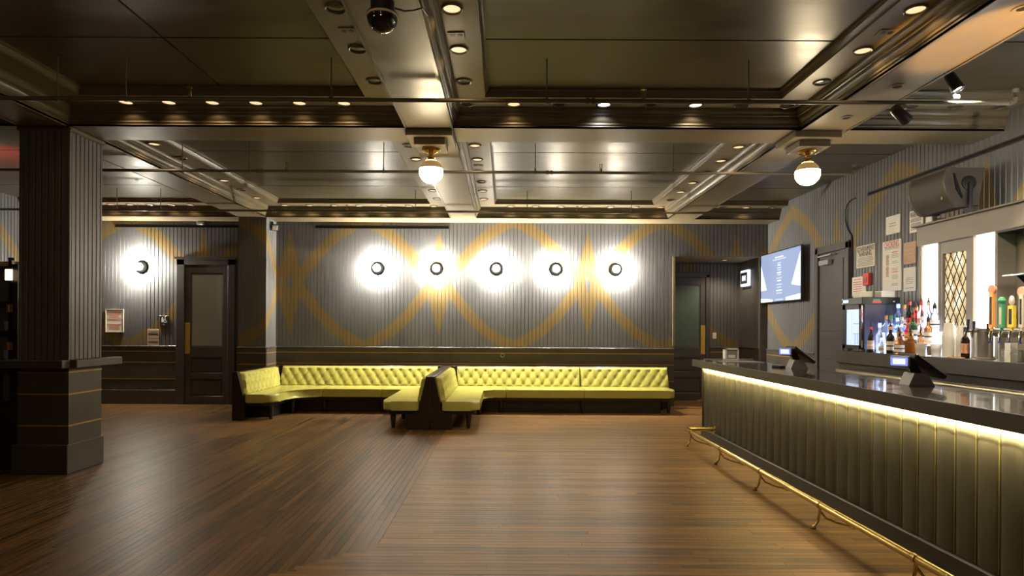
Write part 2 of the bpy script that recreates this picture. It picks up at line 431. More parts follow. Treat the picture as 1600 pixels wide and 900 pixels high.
def wains_run(name, P, s0, s1, out, n, top=ZCAP, stripes=(1.045, .828, .50), parent=None):
    """flat wainscot along a wall. P(s, d) -> (x,y) with d metres proud of the wall."""
    def bx(mb, a, b, d0, d1, z0, z1, bev=0):
        p, q = P(a, d0), P(b, d1)
        mb.box(min(p[0], q[0]), max(p[0], q[0]), min(p[1], q[1]), max(p[1], q[1]), z0, z1, bev)
    m = MB(); bx(m, s0, s1, -.005, .018, .30, top-.035); root = m.build(name, 'wains', parent)
    if not parent: struct(root)
    par = parent or root
    m = MB(); bx(m, s0, s1, -.005, .034, top-.035, top, .008); m.build('wainscot_cap', 'wains', par)
    m = MB(); bx(m, s0, s1, -.005, .034, 0, .285, .006); m.build('baseboard', 'wains', par)
    for z in stripes:
        m = MB(); bx(m, s0, s1, .016, .0215, z-.007, z+.007); m.build('gold_stripe', 'gold', par)
    return root
bw = lambda s, d: (s, YB-d)
wains_run('trim_1', bw, XL, -6.52, None, None)
wains_run('trim_2', bw, X0M, X1M, None, None)
wains_run('trim_3', lambda s, d: (s, 11.93-d), -5.105, X0M+.014, None, None)
wains_run('trim_4', lambda s, d: (X0M+d, s), 11.92, YB-.03, None, None)
wains_run('trim_5', lambda s, d: (s, YA-d), 4.42, XA, None, None)
wains_run('trim_6', lambda s, d: (XR-d, s), 10.52, YB, None, None)
wains_run('trim_7', lambda s, d: (XL+d, s), YF, YB, None, None)

# linear slot vents high on the walls
def slot(name, label, x0, x1, y0, y1, z0, z1):
    t = thing(name, label, 'vent', ((x0+x1)/2, (y0+y1)/2, z0))
    o = ((x0+x1)/2, (y0+y1)/2, z0)
    MB().box(x0, x1, y0, y1, z0+.008, z1-.008).build('slot_opening', 'slot', t, o)
    m = MB()
    if x1-x0 > y1-y0:
        m.box(x0-.01, x1+.01, y0-.006, y1, z1-.010, z1).box(x0-.01, x1+.01, y0-.006, y1, z0, z0+.010)
    else:
        m.box(x0-.006, x1, y0-.01, y1+.01, z1-.010, z1).box(x0-.006, x1, y0-.01, y1+.01, z0, z0+.010)
    m.build('slot_frame', 'black', t, o)
    return t
g = 'long black slot vents high on the walls'
t1 = slot('slot_vent', 'long black slot vent above the five wall lamps of the back wall', -3.78, -1.14, YB-.014, YB, 3.50, 3.565); t1['group'] = g
t1 = slot('slot_vent', 'long black slot vent above the single wall lamp and the restroom door', -7.75, -5.16, YB-.014, YB, 3.50, 3.565); t1['group'] = g
t1 = slot('slot_vent', 'long black slot vent on the right wall behind the loudspeaker', XR-.014, XR, 5.2, 9.0, 3.465, 3.515); t1['group'] = g

# ---------------------------------------------------------------- ceiling
ce = struct(MB().box(XL-.1, XR+.1, YF-.1, YA+.1, 3.96, 4.06).build('ceiling', 'slot'))
def ring(name, rect, fl_, prof, m, parent):
    x0, x1, y0, y1 = rect; fL, fR, fF, fB = fl_
    mb = MB()
    def corners(o): return (x0+o*fL, x1-o*fR, y0+o*fF, y1-o*fB)
    V = []
    for o, z in prof:
        a, b, c, d = corners(o); V.append([mb.bm.verts.new(p) for p in ((a, c, z), (b, c, z), (b, d, z), (a, d, z))])
    use = (fF, fR, fB, fL)
    for A, B in zip(V, V[1:]):
        for k in range(4):
            if use[k]: mb.bm.faces.new((A[k], A[(k+1) % 4], B[(k+1) % 4], B[k]))
    loose = [v for v in mb.bm.verts if not v.link_faces]
    for v in loose: mb.bm.verts.remove(v)
    return mb.build(name, m, parent, ang=25)
MP = [(0, ZS), (0, 3.665), (.012, 3.672), (.012, 3.69), (.022, 3.70), (.034, 3.715), (.040, 3.735), (.040, 3.75), (.055, 3.757), (.055, 3.775), (.066, 3.785), (.074, 3.80), (.078, 3.82), (.078, ZL)]
BP = [(.078, ZL), (.345, ZL)]
CP = [(.345, ZL), (.345, 3.842), (.352, 3.846), (.358, 3.862), (.372, 3.884), (.385, 3.89), (.385, ZC+.02)]
XS = [(XL, BEAMX[0]-BW, 0, 1), (BEAMX[0]+BW, BEAMX[1]-BW, 1, 1), (BEAMX[1]+BW, BEAMX[2]-BW, 1, 1), (BEAMX[2]+BW, XR, 1, 0)]
YS = [(YF, ROWS[0][0], 0, 1), (ROWS[0][1], ROWS[1][0], 1, 1), (ROWS[1][1], ROWS[2][0], 1, 1)]
for yi, (y0, y1, fF, fB) in enumerate(YS):
    for xi, (x0, x1, fL, fR) in enumerate(XS):
        r = (x0, x1, y0, y1); f = (fL, fR, fF, fB)
        ring('beam_moulding', r, f, MP, 'mould', ce); ring('coffer_ledge', r, f, BP, 'beam', ce); ring('coffer_cove', r, f, CP, 'mould', ce)
        a, b, c, d = x0+.385*fL, x1-.385*fR, y0+.385*fF, y1-.385*fB
        ny = max(1, round((d-c)/1.0)); nx = 2 if (xi == 1 and yi == 1) else 1
        for i in range(ny):
            for j in range(nx):
                g1 = .010
                MB().box(a+(b-a)*j/nx+(g1 if j else 0), a+(b-a)*(j+1)/nx-(g1 if j < nx-1 else 0), c+(d-c)*i/ny+(g1 if i else 0), c+(d-c)*(i+1)/ny-(g1 if i < ny-1 else 0), ZC, ZC+.018).build('ceiling_panel', 'ceil', ce)
for bx_ in BEAMX:
    for y0, y1, *_ in YS: MB().box(bx_-BW, bx_+BW, y0, y1, ZS, ZS+.02).build('beam_soffit', 'beam', ce)
for y0, y1 in ROWS:
    e = sorted([XL]+[v for b in BEAMX for v in (b-BW, b+BW)]+[XR])
    for a, b in zip(e, e[1:]): MB().box(a+.002, b-.002, y0, y1, ZS, ZS+.02).build('beam_soffit', 'beam', ce)
# thin dark edge beads along the soffits of the long beams
for bx_ in BEAMX:
    for sx in (-1, 1):
        for y0, y1, *_ in YS[1:]:
            xx = bx_+sx*(BW-.012); MB().box(xx-.011, xx+.011, y0, y1, ZS-.008, ZS).build('edge_bead', 'mould', ce)

# ---------------------------------------------------------------- recessed downlights
dring = MB().lathe([(.060, .004), (.062, -.010), (.070, -.014), (.077, -.010), (.079, 0), (.060, .004)], seg=24).mesh('trim_ring'); dring.materials.append(M['mould'])
dlens = {}
for k in ('lens', 'lensw', 'lensb', 'lensoff'):
    me = MB().lathe([(0, -.006), (.045, -.005), (.061, -.002), (.061, .003)], seg=24).mesh('lens'); me.materials.append(M[k]); dlens[k] = me
def downlight(x, y, z, kind, label, group, sc=1., e=1.):
    t = thing('downlight', label, 'downlight', (x, y, z), group=group)
    for n, me in (('trim_ring', dring), ('lens', dlens[kind])):
        o = link(n, me, t); o.scale = (sc, sc, 1)
    if kind != 'lensoff':
        c = {'lens': (1, .70, .38), 'lensw': (1, .86, .62), 'lensb': (.8, .88, 1)}[kind]
        lamp('downlight_lamp', 'SPOT', t, (0, 0, -.032), SPOT_E*e*(2.2 if kind == 'lensw' else 3.0 if kind == 'lensb' else 1), c, .012, spot=math.radians(135), blend=.6)
OFFS = .165
def dl_row(pts, states, desc, group, e=1.):
    n = len(pts)
    for i, ((x, y), st) in enumerate(zip(pts, states)):
        k = {'1': 'lens', 'w': 'lensw', 'b': 'lensb', '0': 'lensoff'}[st]
        w = {'1': 'lit amber', 'w': 'bright white', 'b': 'bright bluish', '0': 'unlit'}[st]
        downlight(x, y, ZL, k, f'{w} recessed downlight, {ORD[i]} {desc}', group, e=e)
cy = ROWS[1][0]-OFFS; by = ROWS[2][0]-OFFS
LG = 'recessed ceiling downlights'
dl_row([((u-790)*cy/980, cy) for u in (195, 262, 330, 398, 466, 536)], '111111', 'from left before the middle cross beam, left bay', LG, 1.)
dl_row([((u-790)*cy/980, cy) for u in (727, 801, 872, 942, 1015, 1085, 1157, 1230)], '010b0w00', 'from left before the middle cross beam, centre bay', LG, 1.)
dl_row([((u-790)*cy/980, cy) for u in (1422, 1492, 1562)], '000', 'from left before the middle cross beam, bay over bar', LG)
ny = (4.48, 5.14, 5.80)
dl_row([(BEAMX[1]+BW+OFFS, y) for y in ny], '110', 'from front beside the centre beam, right ledge, near bay', LG, 1.4)
dl_row([(BEAMX[1]-BW-OFFS, y) for y in ny], '000', 'from front beside the centre beam, left ledge, near bay', LG)
dl_row([(BEAMX[2]-BW-OFFS, y) for y in (4.46, 5.12, 5.78)], '110', 'from front beside the right beam, left ledge, near bay', LG, 1.4)
fy = (7.85, 8.5, 9.15, 9.8, 10.45, 11.1)
dl_row([(BEAMX[1]+BW+OFFS, y) for y in fy], '111011', 'from front beside the centre beam, right ledge, far bay', LG, .8)
dl_row([(BEAMX[1]-BW-OFFS, y) for y in fy], '010111', 'from front beside the centre beam, left ledge, far bay', LG, .8)
dl_row([(BEAMX[2]-BW-OFFS, y) for y in fy], '110110', 'from front beside the right beam, left ledge, far bay', LG, .8)
dl_row([(BEAMX[0]+BW+OFFS, y) for y in fy], '101101', 'from front beside the left beam, right ledge, far bay', LG, 1.)
dl_row([(-4.15+.465*i, by) for i in range(7)], '1111111', 'from left before the back wall beam, left bay', LG, .9)
dl_row([((797+39*i-790)*by/980, by) for i in range(7)], '1111111', 'from left before the back wall beam, centre bay', LG, .9)
dl_row([(4.05+.45*i, by) for i in range(3)], '010', 'from left before the back wall beam, bay over bar', LG, .9)
dl_row([((u-790)*by/980, by) for u in (139, 172, 202, 233, 266, 296)], '111111', 'from left before the back wall beam, left aisle', LG, .9)
dl_row([(BEAMX[0]-BW-OFFS-.0, 9.4), (BEAMX[0]-BW-OFFS-1.9, cy+3.6)], '11', 'in the left aisle behind the column', LG, 1.)
for i, y in enumerate((4.05, 5.35, 6.15)):
    t = thing('socket_hole', f'small dark round socket in the right beam soffit, {ORD[i]} from the front', 'light socket', (3.33, y, ZS), group='dark sockets in the right beam soffit')
    MB().lathe([(.05, 0), (.06, -.006), (.04, -.008), (.036, -.002)], seg=20).build('trim_ring', 'beam', t)
    MB().lathe([(0, -.003), (.036, -.004), (.036, 0)], seg=20).build('socket', 'slot', t)
# outlet boxes on the ledges
def outlet(x, y, label):
    t = thing('ceiling_outlet', label, 'outlet', (x, y, ZL), group='outlets on the beam ledges')
    MB().box(-.065, .065, -.045, .045, -.008, 0, .003).build('cover_plate', 'beam', t)
    for s in (-1, 1): MB().cyl((s*.028, 0, -.010), (s*.028, 0, -.002), .020, seg=12).build('receptacle', 'plastic', t)
outlet(BEAMX[1]+BW+OFFS, 4.88, 'double power outlet between two lit downlights beside the centre beam')
outlet(BEAMX[1]-BW-OFFS, 4.82, 'double power outlet between unlit downlights left of the centre beam')
outlet(BEAMX[2]-BW-OFFS, 4.80, 'double power outlet between downlights left of the right beam')
outlet(BEAMX[1]+BW+OFFS, 8.82, 'double power outlet right of the centre beam in the far bay')

# ---------------------------------------------------------------- globe ceiling lamps
def globe(x, y, label, gm='globe'):
    t = thing('globe_lamp', label, 'ceiling lamp', (x, y, ZS), group='globe lamps under the beam crossings')
    MB().box(-.245, .245, -.24, .24, -.075, 0, .006).build('upper_plinth', 'beam', t)
    MB().box(-.165, .165, -.165, .165, -.150, -.075, .006).build('lower_plinth', 'beam', t)
    MB().lathe([(0, -.150), (.098, -.150), (.100, -.165), (.090, -.178), (.060, -.186), (.050, -.196), (.028, -.202), (.026, -.225), (.040, -.232), (.042, -.245), (.030, -.252), (.045, -.268), (.060, -.278), (0, -.280)], seg=28).build('brass_canopy', 'brass', t)
    R = .128; cz = -.395; top = []; bot = []
    for i in range(13):
        a = math.radians(28+i*(78-28)/12); top.append((R*math.sin(a), cz+R*math.cos(a)))
    for i in range(17):
        a = math.radians(78+i*102/16); bot.append((max(R*math.sin(a), 0) if i < 16 else 0, cz+R*math.cos(a)))
    MB().lathe(top, seg=32).build('globe_shoulder', 'globetop', t)
    MB().lathe(bot, seg=32).build('globe_glass', gm, t)
globe(BEAMX[1]-.005, 6.79, 'glowing glass globe lamp with brass cap under the centre beam')
globe(BEAMX[2]-.06, 6.79, 'glowing glass globe lamp with brass cap under the right beam')

globe(BEAMX[1], 1.41, 'added dim globe lamp under the centre beam just over the camera', 'globefill')  # unseen globe added to brighten the column front and near floor
globe(BEAMX[0]+.6, 1.41, 'added dim globe lamp under the front beam at left above the camera', 'globefill')  # second unseen globe added for the same fill light

# ---------------------------------------------------------------- wall sconces
def sconce(x, label, group=None, z=2.715):
    t = thing('wall_sconce', label, 'wall lamp', (x, YB, z), group=group)
    MB().lathe([(0, 0), (.062, 0), (.116, .012), (.121, .030), (.112, .040), (.05, .046), (0, .05)], seg=28, axis='Y', sgn=-1).build('lamp_base', 'sbase', t)
    MB().lathe([(.026, .042), (.034, .058)]+[(.072*math.sin(math.radians(a)), .124-.072*math.cos(math.radians(a))) for a in range(30, 92, 12)], seg=28, axis='Y', sgn=-1).build('bulb', 'sconce', t)
    MB().lathe([(.072*math.sin(math.radians(a)), .124-.072*math.cos(math.radians(a))) for a in range(90, 180, 10)]+[(0, .196)], seg=28, axis='Y', sgn=-1).build('bulb_dim_front', 'sconcef', t)
for i, u in enumerate((590, 682, 775, 868, 961)):
    sconce((u-790)*YB/980, f'round black wall lamp with bare glowing bulb, {ORD[i]} from left above the banquettes', 'five wall lamps above the banquettes')
sconce(-7.22, 'round black wall lamp with bare glowing bulb left of the restroom door')

# ---------------------------------------------------------------- sprinkler pipes
def pipe(y, x0, x1, z, rods, heads, couplings, name_lbl, elbow=False):
    t = thing('sprinkler_pipe', name_lbl, 'pipe', (x0, y, z)); o = (x0, y, z)
    MB().cyl((x0, y, z), (x1, y, z), .019, seg=12).build('pipe_run', 'pipe', t, o)
    for x in couplings:
        MB().cyl((x-.04, y, z), (x-.012, y, z), .028, seg=12).cyl((x+.012, y, z), (x+.04, y, z), .028, seg=12).build('coupling', 'pipe', t, o)
    for x in rods:
        r = MB().cyl((x, y, z+.02), (x, y, ZC), .006, seg=8).build('hanger_rod', 'pipe', t, o)
        MB().cyl((x-.012, y, z), (x+.012, y, z), .025, seg=12).cyl((x, y, z+.015), (x, y, z+.05), .011, seg=8).build('hanger_clip', 'pipe', r, (0, 0, 0)).location = (-o[0], -o[1], -o[2])
    for x in heads:
        h = MB().cyl((x, y, z+.015), (x, y, z+.05), .017, seg=10).cyl((x-.012, y, z+.05), (x-.012, y, z+.10), .004, seg=6).cyl((x+.012, y, z+.05), (x+.012, y, z+.10), .004, seg=6).cyl((x, y, z+.10), (x, y, z+.106), .024, seg=12).build('sprinkler_head', 'brass', t, o)
    if elbow:
        MB().tube([(x1, y, z), (x1+.03, y, z+.004), (x1+.05, y, z+.02), (x1+.056, y, z+.05), (x1+.056, y, z+.10)], .024, 10).build('elbow', 'pipe', t, o)
        MB().cyl((x1+.056, y, z+.09), (x1+.056, y, z+.125), .030, seg=12).build('elbow_collar', 'pipe', t, o)
pipe(5.5, -8.9, 4.40, 3.54, (-3.94, -3.34, -1.54, .35, 2.12), (-2.78, 1.20), (.73,), 'nearest brown sprinkler pipe hanging across the near bays', True)
pipe(8.03, -8.9, 4.40, 3.54, (-4.15, -3.29, -1.57, .37, 2.14), (-2.81, 1.21), (-3.15, .55), 'middle brown sprinkler pipe hanging beyond the globe lamps', True)
pipe(10.78, -8.9, 4.40, 3.54, (-6.69, -5.94, -1.56, .36, 2.15), (-6.33, -2.74, 1.22), (-4.0,), 'farthest brown sprinkler pipe hanging near the back wall')

# ---------------------------------------------------------------- dome camera and little spots
t = thing('dome_camera', 'dark dome camera with white rim under the near centre beam', 'camera', (-.80, 4.02, ZS))
MB().lathe([(0, 0), (.075, 0), (.075, -.06), (.10, -.075), (.10, -.085)], seg=28).build('mount', 'plastic', t)
MB().lathe([(.100, -.083), (.104, -.088), (.104, -.098), (.096, -.100), (.09, -.083)], seg=28).build('rim', 'cream', t)
MB().lathe([(.098*math.cos(math.radians(a)), -.098-.095*math.sin(math.radians(a))) for a in range(0, 90, 9)]+[(0, -.193)], seg=28).build('dome', mat('smoked_dome', (.01, .008, .012), .08, coat=.6, noise=.05), t)
tag(MB().tube([(-.72, 4.02, 3.595), (-.66, 4.02, 3.575), (-.60, 4.03, 3.585), (-.55, 4.05, 3.612), (-.53, 4.2, 3.64)], .006, 6).build('camera_cable', 'cable'), 'black cable running from the dome camera to the beam edge', 'cable')

def can_light(name, label, loc, direction, lensm, power, col, clampz=None, spot=40, flag=True):
    t = thing(name, label, 'spotlight', loc)
    d = Vector(direction).normalized(); q = d.to_track_quat('Z', 'Y')
    def tr(mb): bmesh.ops.rotate(mb.bm, cent=(0, 0, 0), matrix=q.to_matrix(), verts=mb.bm.verts); return mb
    tr(MB().lathe([(0, -.12), (.035, -.12), (.045, -.10), (.048, -.02), (.055, .05), (.052, .06), (.045, .05), (.040, .0)], seg=20)).build('housing', 'black', t)
    tr(MB().lathe([(0, .035), (.046, .035), (.046, .03)], seg=20)).build('lens', lensm, t)
    if clampz: MB().cyl((0, 0, 0), (0, 0, clampz), .008, seg=8).box(-.03, .03, -.022, .022, clampz-.01, clampz+.025, .004).build('clamp', 'steel', t)
    lamp('spot_lamp', 'SPOT', t, tuple(d*.07), power, col, .04, rot=(-d).to_track_quat('Z', 'Y').to_euler(), spot=math.radians(spot), blend=.5)
can_light('stage_spot', 'dazzling white spotlight clamped on top of the near pipe at right', (3.93, 5.5, 3.70), (.30, -.32, -1.0), 'spotglow', 1100, (1, .90, .74), -.12, spot=100)
can_light('stage_spot', 'dark spotlight can hanging below the near pipe, amber lit', (3.47, 5.5, 3.42), (.9, .3, -.6), 'lensoff', .3, (1, .6, .2), .072)
can_light('stage_spot', 'added amber spotlight on a short pole at the near end of bar', (3.40, 2.6, 2.0), (-.035, 1.85, 1.63), 'amberfill', 1150, (1, .55, .16), -.886, spot=19)  # unseen lamp and pole added to tint the beam soffit orange
can_light('stage_spot', 'added warm white spotlight over the bar aimed at the back bar', (3.6, 3.4, 3.40), (1.4, 2.7, -.75), 'lensw', 260, (1, .86, .66), .22, spot=60)  # unseen lamp added to brighten the back bar fascia
# flood on the pilaster corner
t = thing('flood_light', 'small square flood light at top of the pilaster beside the banquettes', 'flood light', (-4.46, 12.15, 3.46))
MB().box(-.06, .06, -.05, .05, -.06, .06, .01).build('housing', 'black', t); MB().box(-.048, .048, -.058, -.05, -.05, .04, .004).build('lens', 'white', t)
MB().box(-.09, -.05, -.01, .01, -.01, .12).build('bracket', 'black', t)
t = thing('sensor_box', 'small pale sensor box on the ceiling trim above the restroom door', 'sensor', (-6.05, YB, 3.585))
MB().box(-.07, .07, -.06, 0, -.03, .035, .008).build('housing', 'grey', t); MB().box(-.05, .05, -.066, -.06, -.02, .0, .002).build('lens', 'white', t)

# ---------------------------------------------------------------- column with drink ledge
cx0, cx1, cy0, cy1 = -5.09, -4.56, 6.55, 7.08
co = sempty('trim_8', (cx0, cy0, 0)); off = (cx0, cy0, 0)
MB().box(cx0+.02, cx1-.02, cy0+.02, cy1-.02, 0, ZS).build('column_core', 'wains', co, off)
nb = 7; pw = (cx1-cx0-.06)/nb
colb = mat('column_paint', (.092, .084, .076), .42, noise=.12, nscale=(4, 4, 1.5), bump=.06, bscale=(25, 25, 3))
fb = MB().box(0, pw-.008, -.018, .004, 0, ZS-1.19, .004).mesh('board'); fb.materials.append(colb)
sb = MB().box(-.004, .018, 0, pw-.008, 0, ZS-1.19, .004).mesh('board'); sb.materials.append(colb)
for i in range(nb):
    link('board', fb, co, (.03+i*pw+.004, .02, 1.19)); link('board', sb, co, (cx1-cx0-.02, .03+i*pw+.004, 1.19))
    link('board', sb, co, (.005, .03+i*pw+.004, 1.19))
for x in (cx0, cx1-.03):
    for y in (cy0, cy1-.03): MB().box(x, x+.03, y, y+.03, 1.19, ZS, .004).build('corner_strip', colb, co, off)
MB().box(cx0, cx1, cy0, cy1, .30, 1.10).build('column_wainscot', 'wains', co, off)
MB().box(cx0-.035, cx1+.02, cy0-.045, cy1+.02, 0, .305, .006).build('column_base', 'wains', co, off)
for z in (1.06, .83, .50): MB().box(cx0-.004, cx1+.004, cy0-.004, cy1+.004, z-.008, z+.008).build('gold_stripe', 'gold', co, off)
MB().box(cx0-.02, cx1+.02, cy0-.02, cy1+.02, ZS-.05, ZS, .01).build('column_cap', 'mould', co, off)
t = thing('drink_ledge', 'thick dark painted ledge wrapped round the left column', 'ledge', (cx1, cy0, 1.10)); o = (cx1, cy0, 1.10)
MB().box(-7.6, cx1+.02, 6.42, cy0-.006, 1.105, 1.19, .006).build('front_shelf', 'wains', t, o)
MB().box(cx1+.006, cx1+.09, cy0-.006, 7.32, 1.105, 1.19, .006).build('side_shelf', 'wains', t, o)
t = thing('service_cabinet', 'dark cabinet under the ledge left of the column', 'cabinet', (-6.4, 6.8, 0)); o = (-6.4, 6.8, 0)
MB().box(-7.6, -5.18, 6.72, 7.3, 0, 1.10).build('body', 'black', t, o)
for k in range(3): MB().box(-7.55+k*.8, -6.8+k*.8, 6.70, 6.72, .1, 1.0, .004).build('door', 'darkwood', t, o)
MB().box(-5.30, -5.24, 6.62, 6.70, .75, 1.10).build('bracket', 'wains', t, o)
# folding shutter post with copper hinges and lantern
t = thing('shutter_post', 'dark shutter post with copper hinges standing left of the column', 'post', (-5.36, 6.8, 1.19))
MB().box(-.018, .018, -.02, .02, 0, 1.06).build('post', 'black', t); MB().box(.02, .075, -.01, .01, 0, 1.02).build('shutter_edge', 'darkwood', t)
for z in (.09, .50): MB().box(-.03, .035, -.026, -.018, z, z+.085).cyl((0, -.03, z), (0, -.03, z+.085), .008, seg=8).build('hinge', mat('copper_hinge', (.50, .26, .14), .35, metal=.8, noise=.1), t)
MB().cyl((0, 0, 1.06), (0, 0, 1.09), .03, seg=12).build('cap', 'black', t)
t = thing('lantern', 'small glowing lantern on the dark post left of the column', 'lantern', (-5.345, 6.765, 2.03))
MB().box(-.035, .035, -.035, -.005, 0, .12, .006).build('glass', 'lantern', t); MB().box(-.04, .04, -.04, 0, -.02, 0).build('foot', 'black', t); MB().box(-.04, .04, -.04, 0, .12, .14).build('cap', 'black', t)
# shelf of glassware seen past the column
t = thing('glass_shelf', 'lit back shelf with glassware at far left edge', 'shelf', (-6.9, 8.6, 0)); o = (-6.9, 8.6, 0)
MB().box(-7.6, -6.35, 8.6, 8.95, 0, 1.05).build('body', 'darkwood', t, o)
MB().box(-7.6, -6.35, 8.95, 9.0, 1.05, 2.35).build('back_panel', 'backbar', t, o)
for z in (1.05, 1.45, 1.85): MB().box(-7.6, -6.35, 8.62, 8.95, z, z+.025).build('shelf_board', 'darkwood', t, o)
for x in (-7.6, -6.39): MB().box(x, x+.04, 8.6, 8.95, 1.05, 2.35).build('side_panel', 'darkwood', t, o)
MB().box(-7.62, -6.33, 8.58, 9.0, 2.35, 2.42, .008).build('cornice', 'brass', t, o)
gl = MB().lathe([(0, 0), (.030, 0), (.036, .13), (.033, .13), (.027, .008), (0, .008)], seg=14).mesh('tumbler'); gl.materials.append(G['clear'])
for r, z in enumerate((1.475, 1.075)):
    for k in range(5):
        tag(link('tumbler', gl, None, (-6.52-.11*k, 8.75, z)), f'clear tumbler on the {("upper", "lower")[r]} glass shelf, {ORD[k]} from right, left of column', 'glass', 'tumblers on the left shelf')
# unseen red lamp added for the glow in the left aisle
can_light('stage_spot', 'added red spotlight in the left aisle beyond the column', (-7.0, 8.3, 3.25), (0, .35, .6), 'redfill', 60, (1, .08, .03), .3, spot=120)

# ---------------------------------------------------------------- doors
def panel_door(root, P, w, h, glass, plate_side, gm, off, sgn=1):
    """door leaf in local XZ, front towards -Y; x from 0..w"""
    st = .11
    m = MB().box(0, st, -.045, 0, 0, h, .004).box(w-st, w, -.045, 0, 0, h, .004)
    m.box(st, w-st, -.045, 0, h-.16, h, .003).box(st, w-st, -.045, 0, 0, .16, .003)
    m.box(st, w-st, -.045, 0, .50, .62, .003).box(st, w-st, -.045, 0, .93, 1.14, .003)
    m.build('leaf_frame', 'door', root)
    for z0, z1 in ((.16, .50), (.62, .93)):
        MB().box(st, w-st, -.020, 0, z0, z1).box(st+.03, w-st-.03, -.030, -.020, z0+.03, z1-.03, .008).build('lower_panel', 'door', root)
    MB().box(st, w-st, -.024, -.012, 1.14, h-.16).build('glass_pane', gm, root)
    MB().box(st, w-st, -.034, -.024, 1.14, 1.158).box(st, w-st, -.034, -.024, h-.178, h-.16).box(st, st+.018, -.034, -.024, 1.14, h-.16).box(w-st-.018, w-st, -.034, -.024, 1.14, h-.16).build('glazing_bead', 'door', root)
    x = .005 if plate_side < 0 else w-.105
    MB().box(x, x+.10, -.054, -.046, 1.0, 1.62, .003).build('push_plate', 'plate', root)
    return root
d1 = sempty('door_1', (-6.36, YB+.03, 0))
panel_door(d1, None, .86, 2.76, None, -1, 'frost', None)
m = MB().box(-6.52, -6.36, YB-.05, YB+.03, 0, 2.88, .006).box(-5.50, -5.36, YB-.05, YB+.03, 0, 2.88, .006).box(-6.52, -5.36, YB-.05, YB+.03, 2.76, 2.90, .006)
m.box(-6.55, -5.33, YB-.075, YB-.02, 2.87, 2.92, .006)
m.build('door_frame', 'door', d1, (-6.36, YB+.03, 0))
d2 = sempty('door_2', (3.42, YA+.0, 0))
panel_door(d2, None, .90, 2.66, None, 1, 'green_glass', None)
MB().box(3.35, 3.42, YA-.07, YA, 0, 2.72, .005).box(4.32, 4.40, YA-.07, YA, 0, 2.72, .005).box(3.35, 4.40, YA-.07, YA, 2.66, 2.76, .005).build('door_frame', 'door', d2, (3.42, YA, 0))
t = thing('door_stop', 'small wooden wedge on the floor under the alcove door', 'door stop', (4.2, YA-.12, 0))
MB().prism([(-.09, 0), (.06, 0), (.06, .035), (-.09, .012)], -.03, .03, axis='Y').build('wedge', 'woodh', t); MB().box(.03, .06, -.03, .03, .035, .045).build('lip', 'woodh', t)
# service door in the right wall (faces -X)
d3 = sempty('door_3', (XR, 9.52, 0))
MB().box(-.02, .03, .0, .84, 0, 2.78, .003).build('leaf', 'door', d3)
for z0, z1 in ((.12, .95), (1.08, 1.40), (1.52, 2.66)):
    MB().box(-.028, -.02, .10, .74, z0, z1, .006).build('lower_panel', 'door', d3)
MB().box(-.055, .03, -.09, 0, 0, 2.88, .006).box(-.055, .03, .84, .93, 0, 2.88, .006).box(-.055, .03, -.09, .93, 2.78, 2.90, .006).build('door_frame', 'door', d3)
cl = MB().box(-.10, -.03, .42, .72, 2.58, 2.66, .008).build('door_closer', 'grey', d3)
MB().box(-.115, -.10, .30, .72, 2.72, 2.735).box(-.115, -.04, .30, .33, 2.72, 2.745).build('closer_arm', 'steel', cl)
MB().cyl((-.02, .08, 1.05), (-.075, .08, 1.05), .014, seg=10).cyl((-.075, .08, 1.05), (-.075, .20, 1.05), .010, seg=10).build('door_handle', 'steel', d3)
# cable from the wall down beside the door
tag(MB().tube([(XR-.015, 9.31, 3.50), (XR-.02, 9.42, 3.50), (XR-.02, 9.52, 3.46), (XR-.02, 9.58, 3.36), (XR-.02, 9.57, 3.20), (XR-.015, 9.50, 3.05), (XR-.012, 9.41, 2.95), (XR-.012, 9.40, 2.4), (XR-.012, 9.40, 1.4)], .010, 6).build('wall_cable', 'cable'), 'black cable looping down the right wall beside the service door', 'cable')

# ---------------------------------------------------------------- signs on the left wall
def sheet(name, label, cat, X, Z, w, h, m, frame=None, depth=.012, group=None):
    t = thing(name, label, cat, (X, YB-.002, Z), group=group)
    MB().box(0, w, -depth, 0, 0, h, .002).build('sheet', m, t)
    return t
R0 = (PI/2, 0, 0)
t = sheet('notice', 'cream framed notice with red print on the wall right of column', 'notice', -7.92, 1.43, .335, .435, 'paper')
MB().box(-.012, .347, -.02, -.001, -.012, .0).box(-.012, .347, -.02, -.001, .435, .447).box(-.012, 0, -.02, -.001, 0, .435).box(.335, .347, -.02, -.001, 0, .435).build('frame', 'cream', t)
for i, (w, z) in enumerate(((.24, .385), (.26, .355), (.19, .325), (.20, .295), (.26, .26), (.22, .235), (.28, .15), (.22, .12), (.20, .095), (.20, .065))):
    MB().box(.167-w/2, .167+w/2, -.0135, -.012, z-.005, z+.006).build('print_line', 'pinkl', t)
t = sheet('restroom_sign', 'small black restroom sign with white wheelchair figure beside the door', 'sign', -6.86, 1.535, .17, .215, 'plastic')
MB().cyl((.055, -.014, .178), (.055, -.012, .178), .014, seg=14).box(.036, .074, -.014, -.012, .09, .165).build('person_figure', 'white', t)
m = MB().cyl((.108, -.014, .19), (.108, -.012, .19), .011, seg=12).box(.101, .115, -.014, -.012, .125, .18).box(.101, .135, -.014, -.012, .118, .13).box(.128, .150, -.014, -.012, .092, .104)
for k in range(14):
    a = math.radians(95+k*18); m.box(.108+.03*math.cos(a)-.006, .108+.03*math.cos(a)+.006, -.014, -.012, .115+.03*math.sin(a)-.006, .115+.03*math.sin(a)+.006)
m.build('wheelchair_figure', 'white', t)
MB().box(.065, .10, -.0145, -.012, .03, .05).build('braille_plate', 'grey', t)
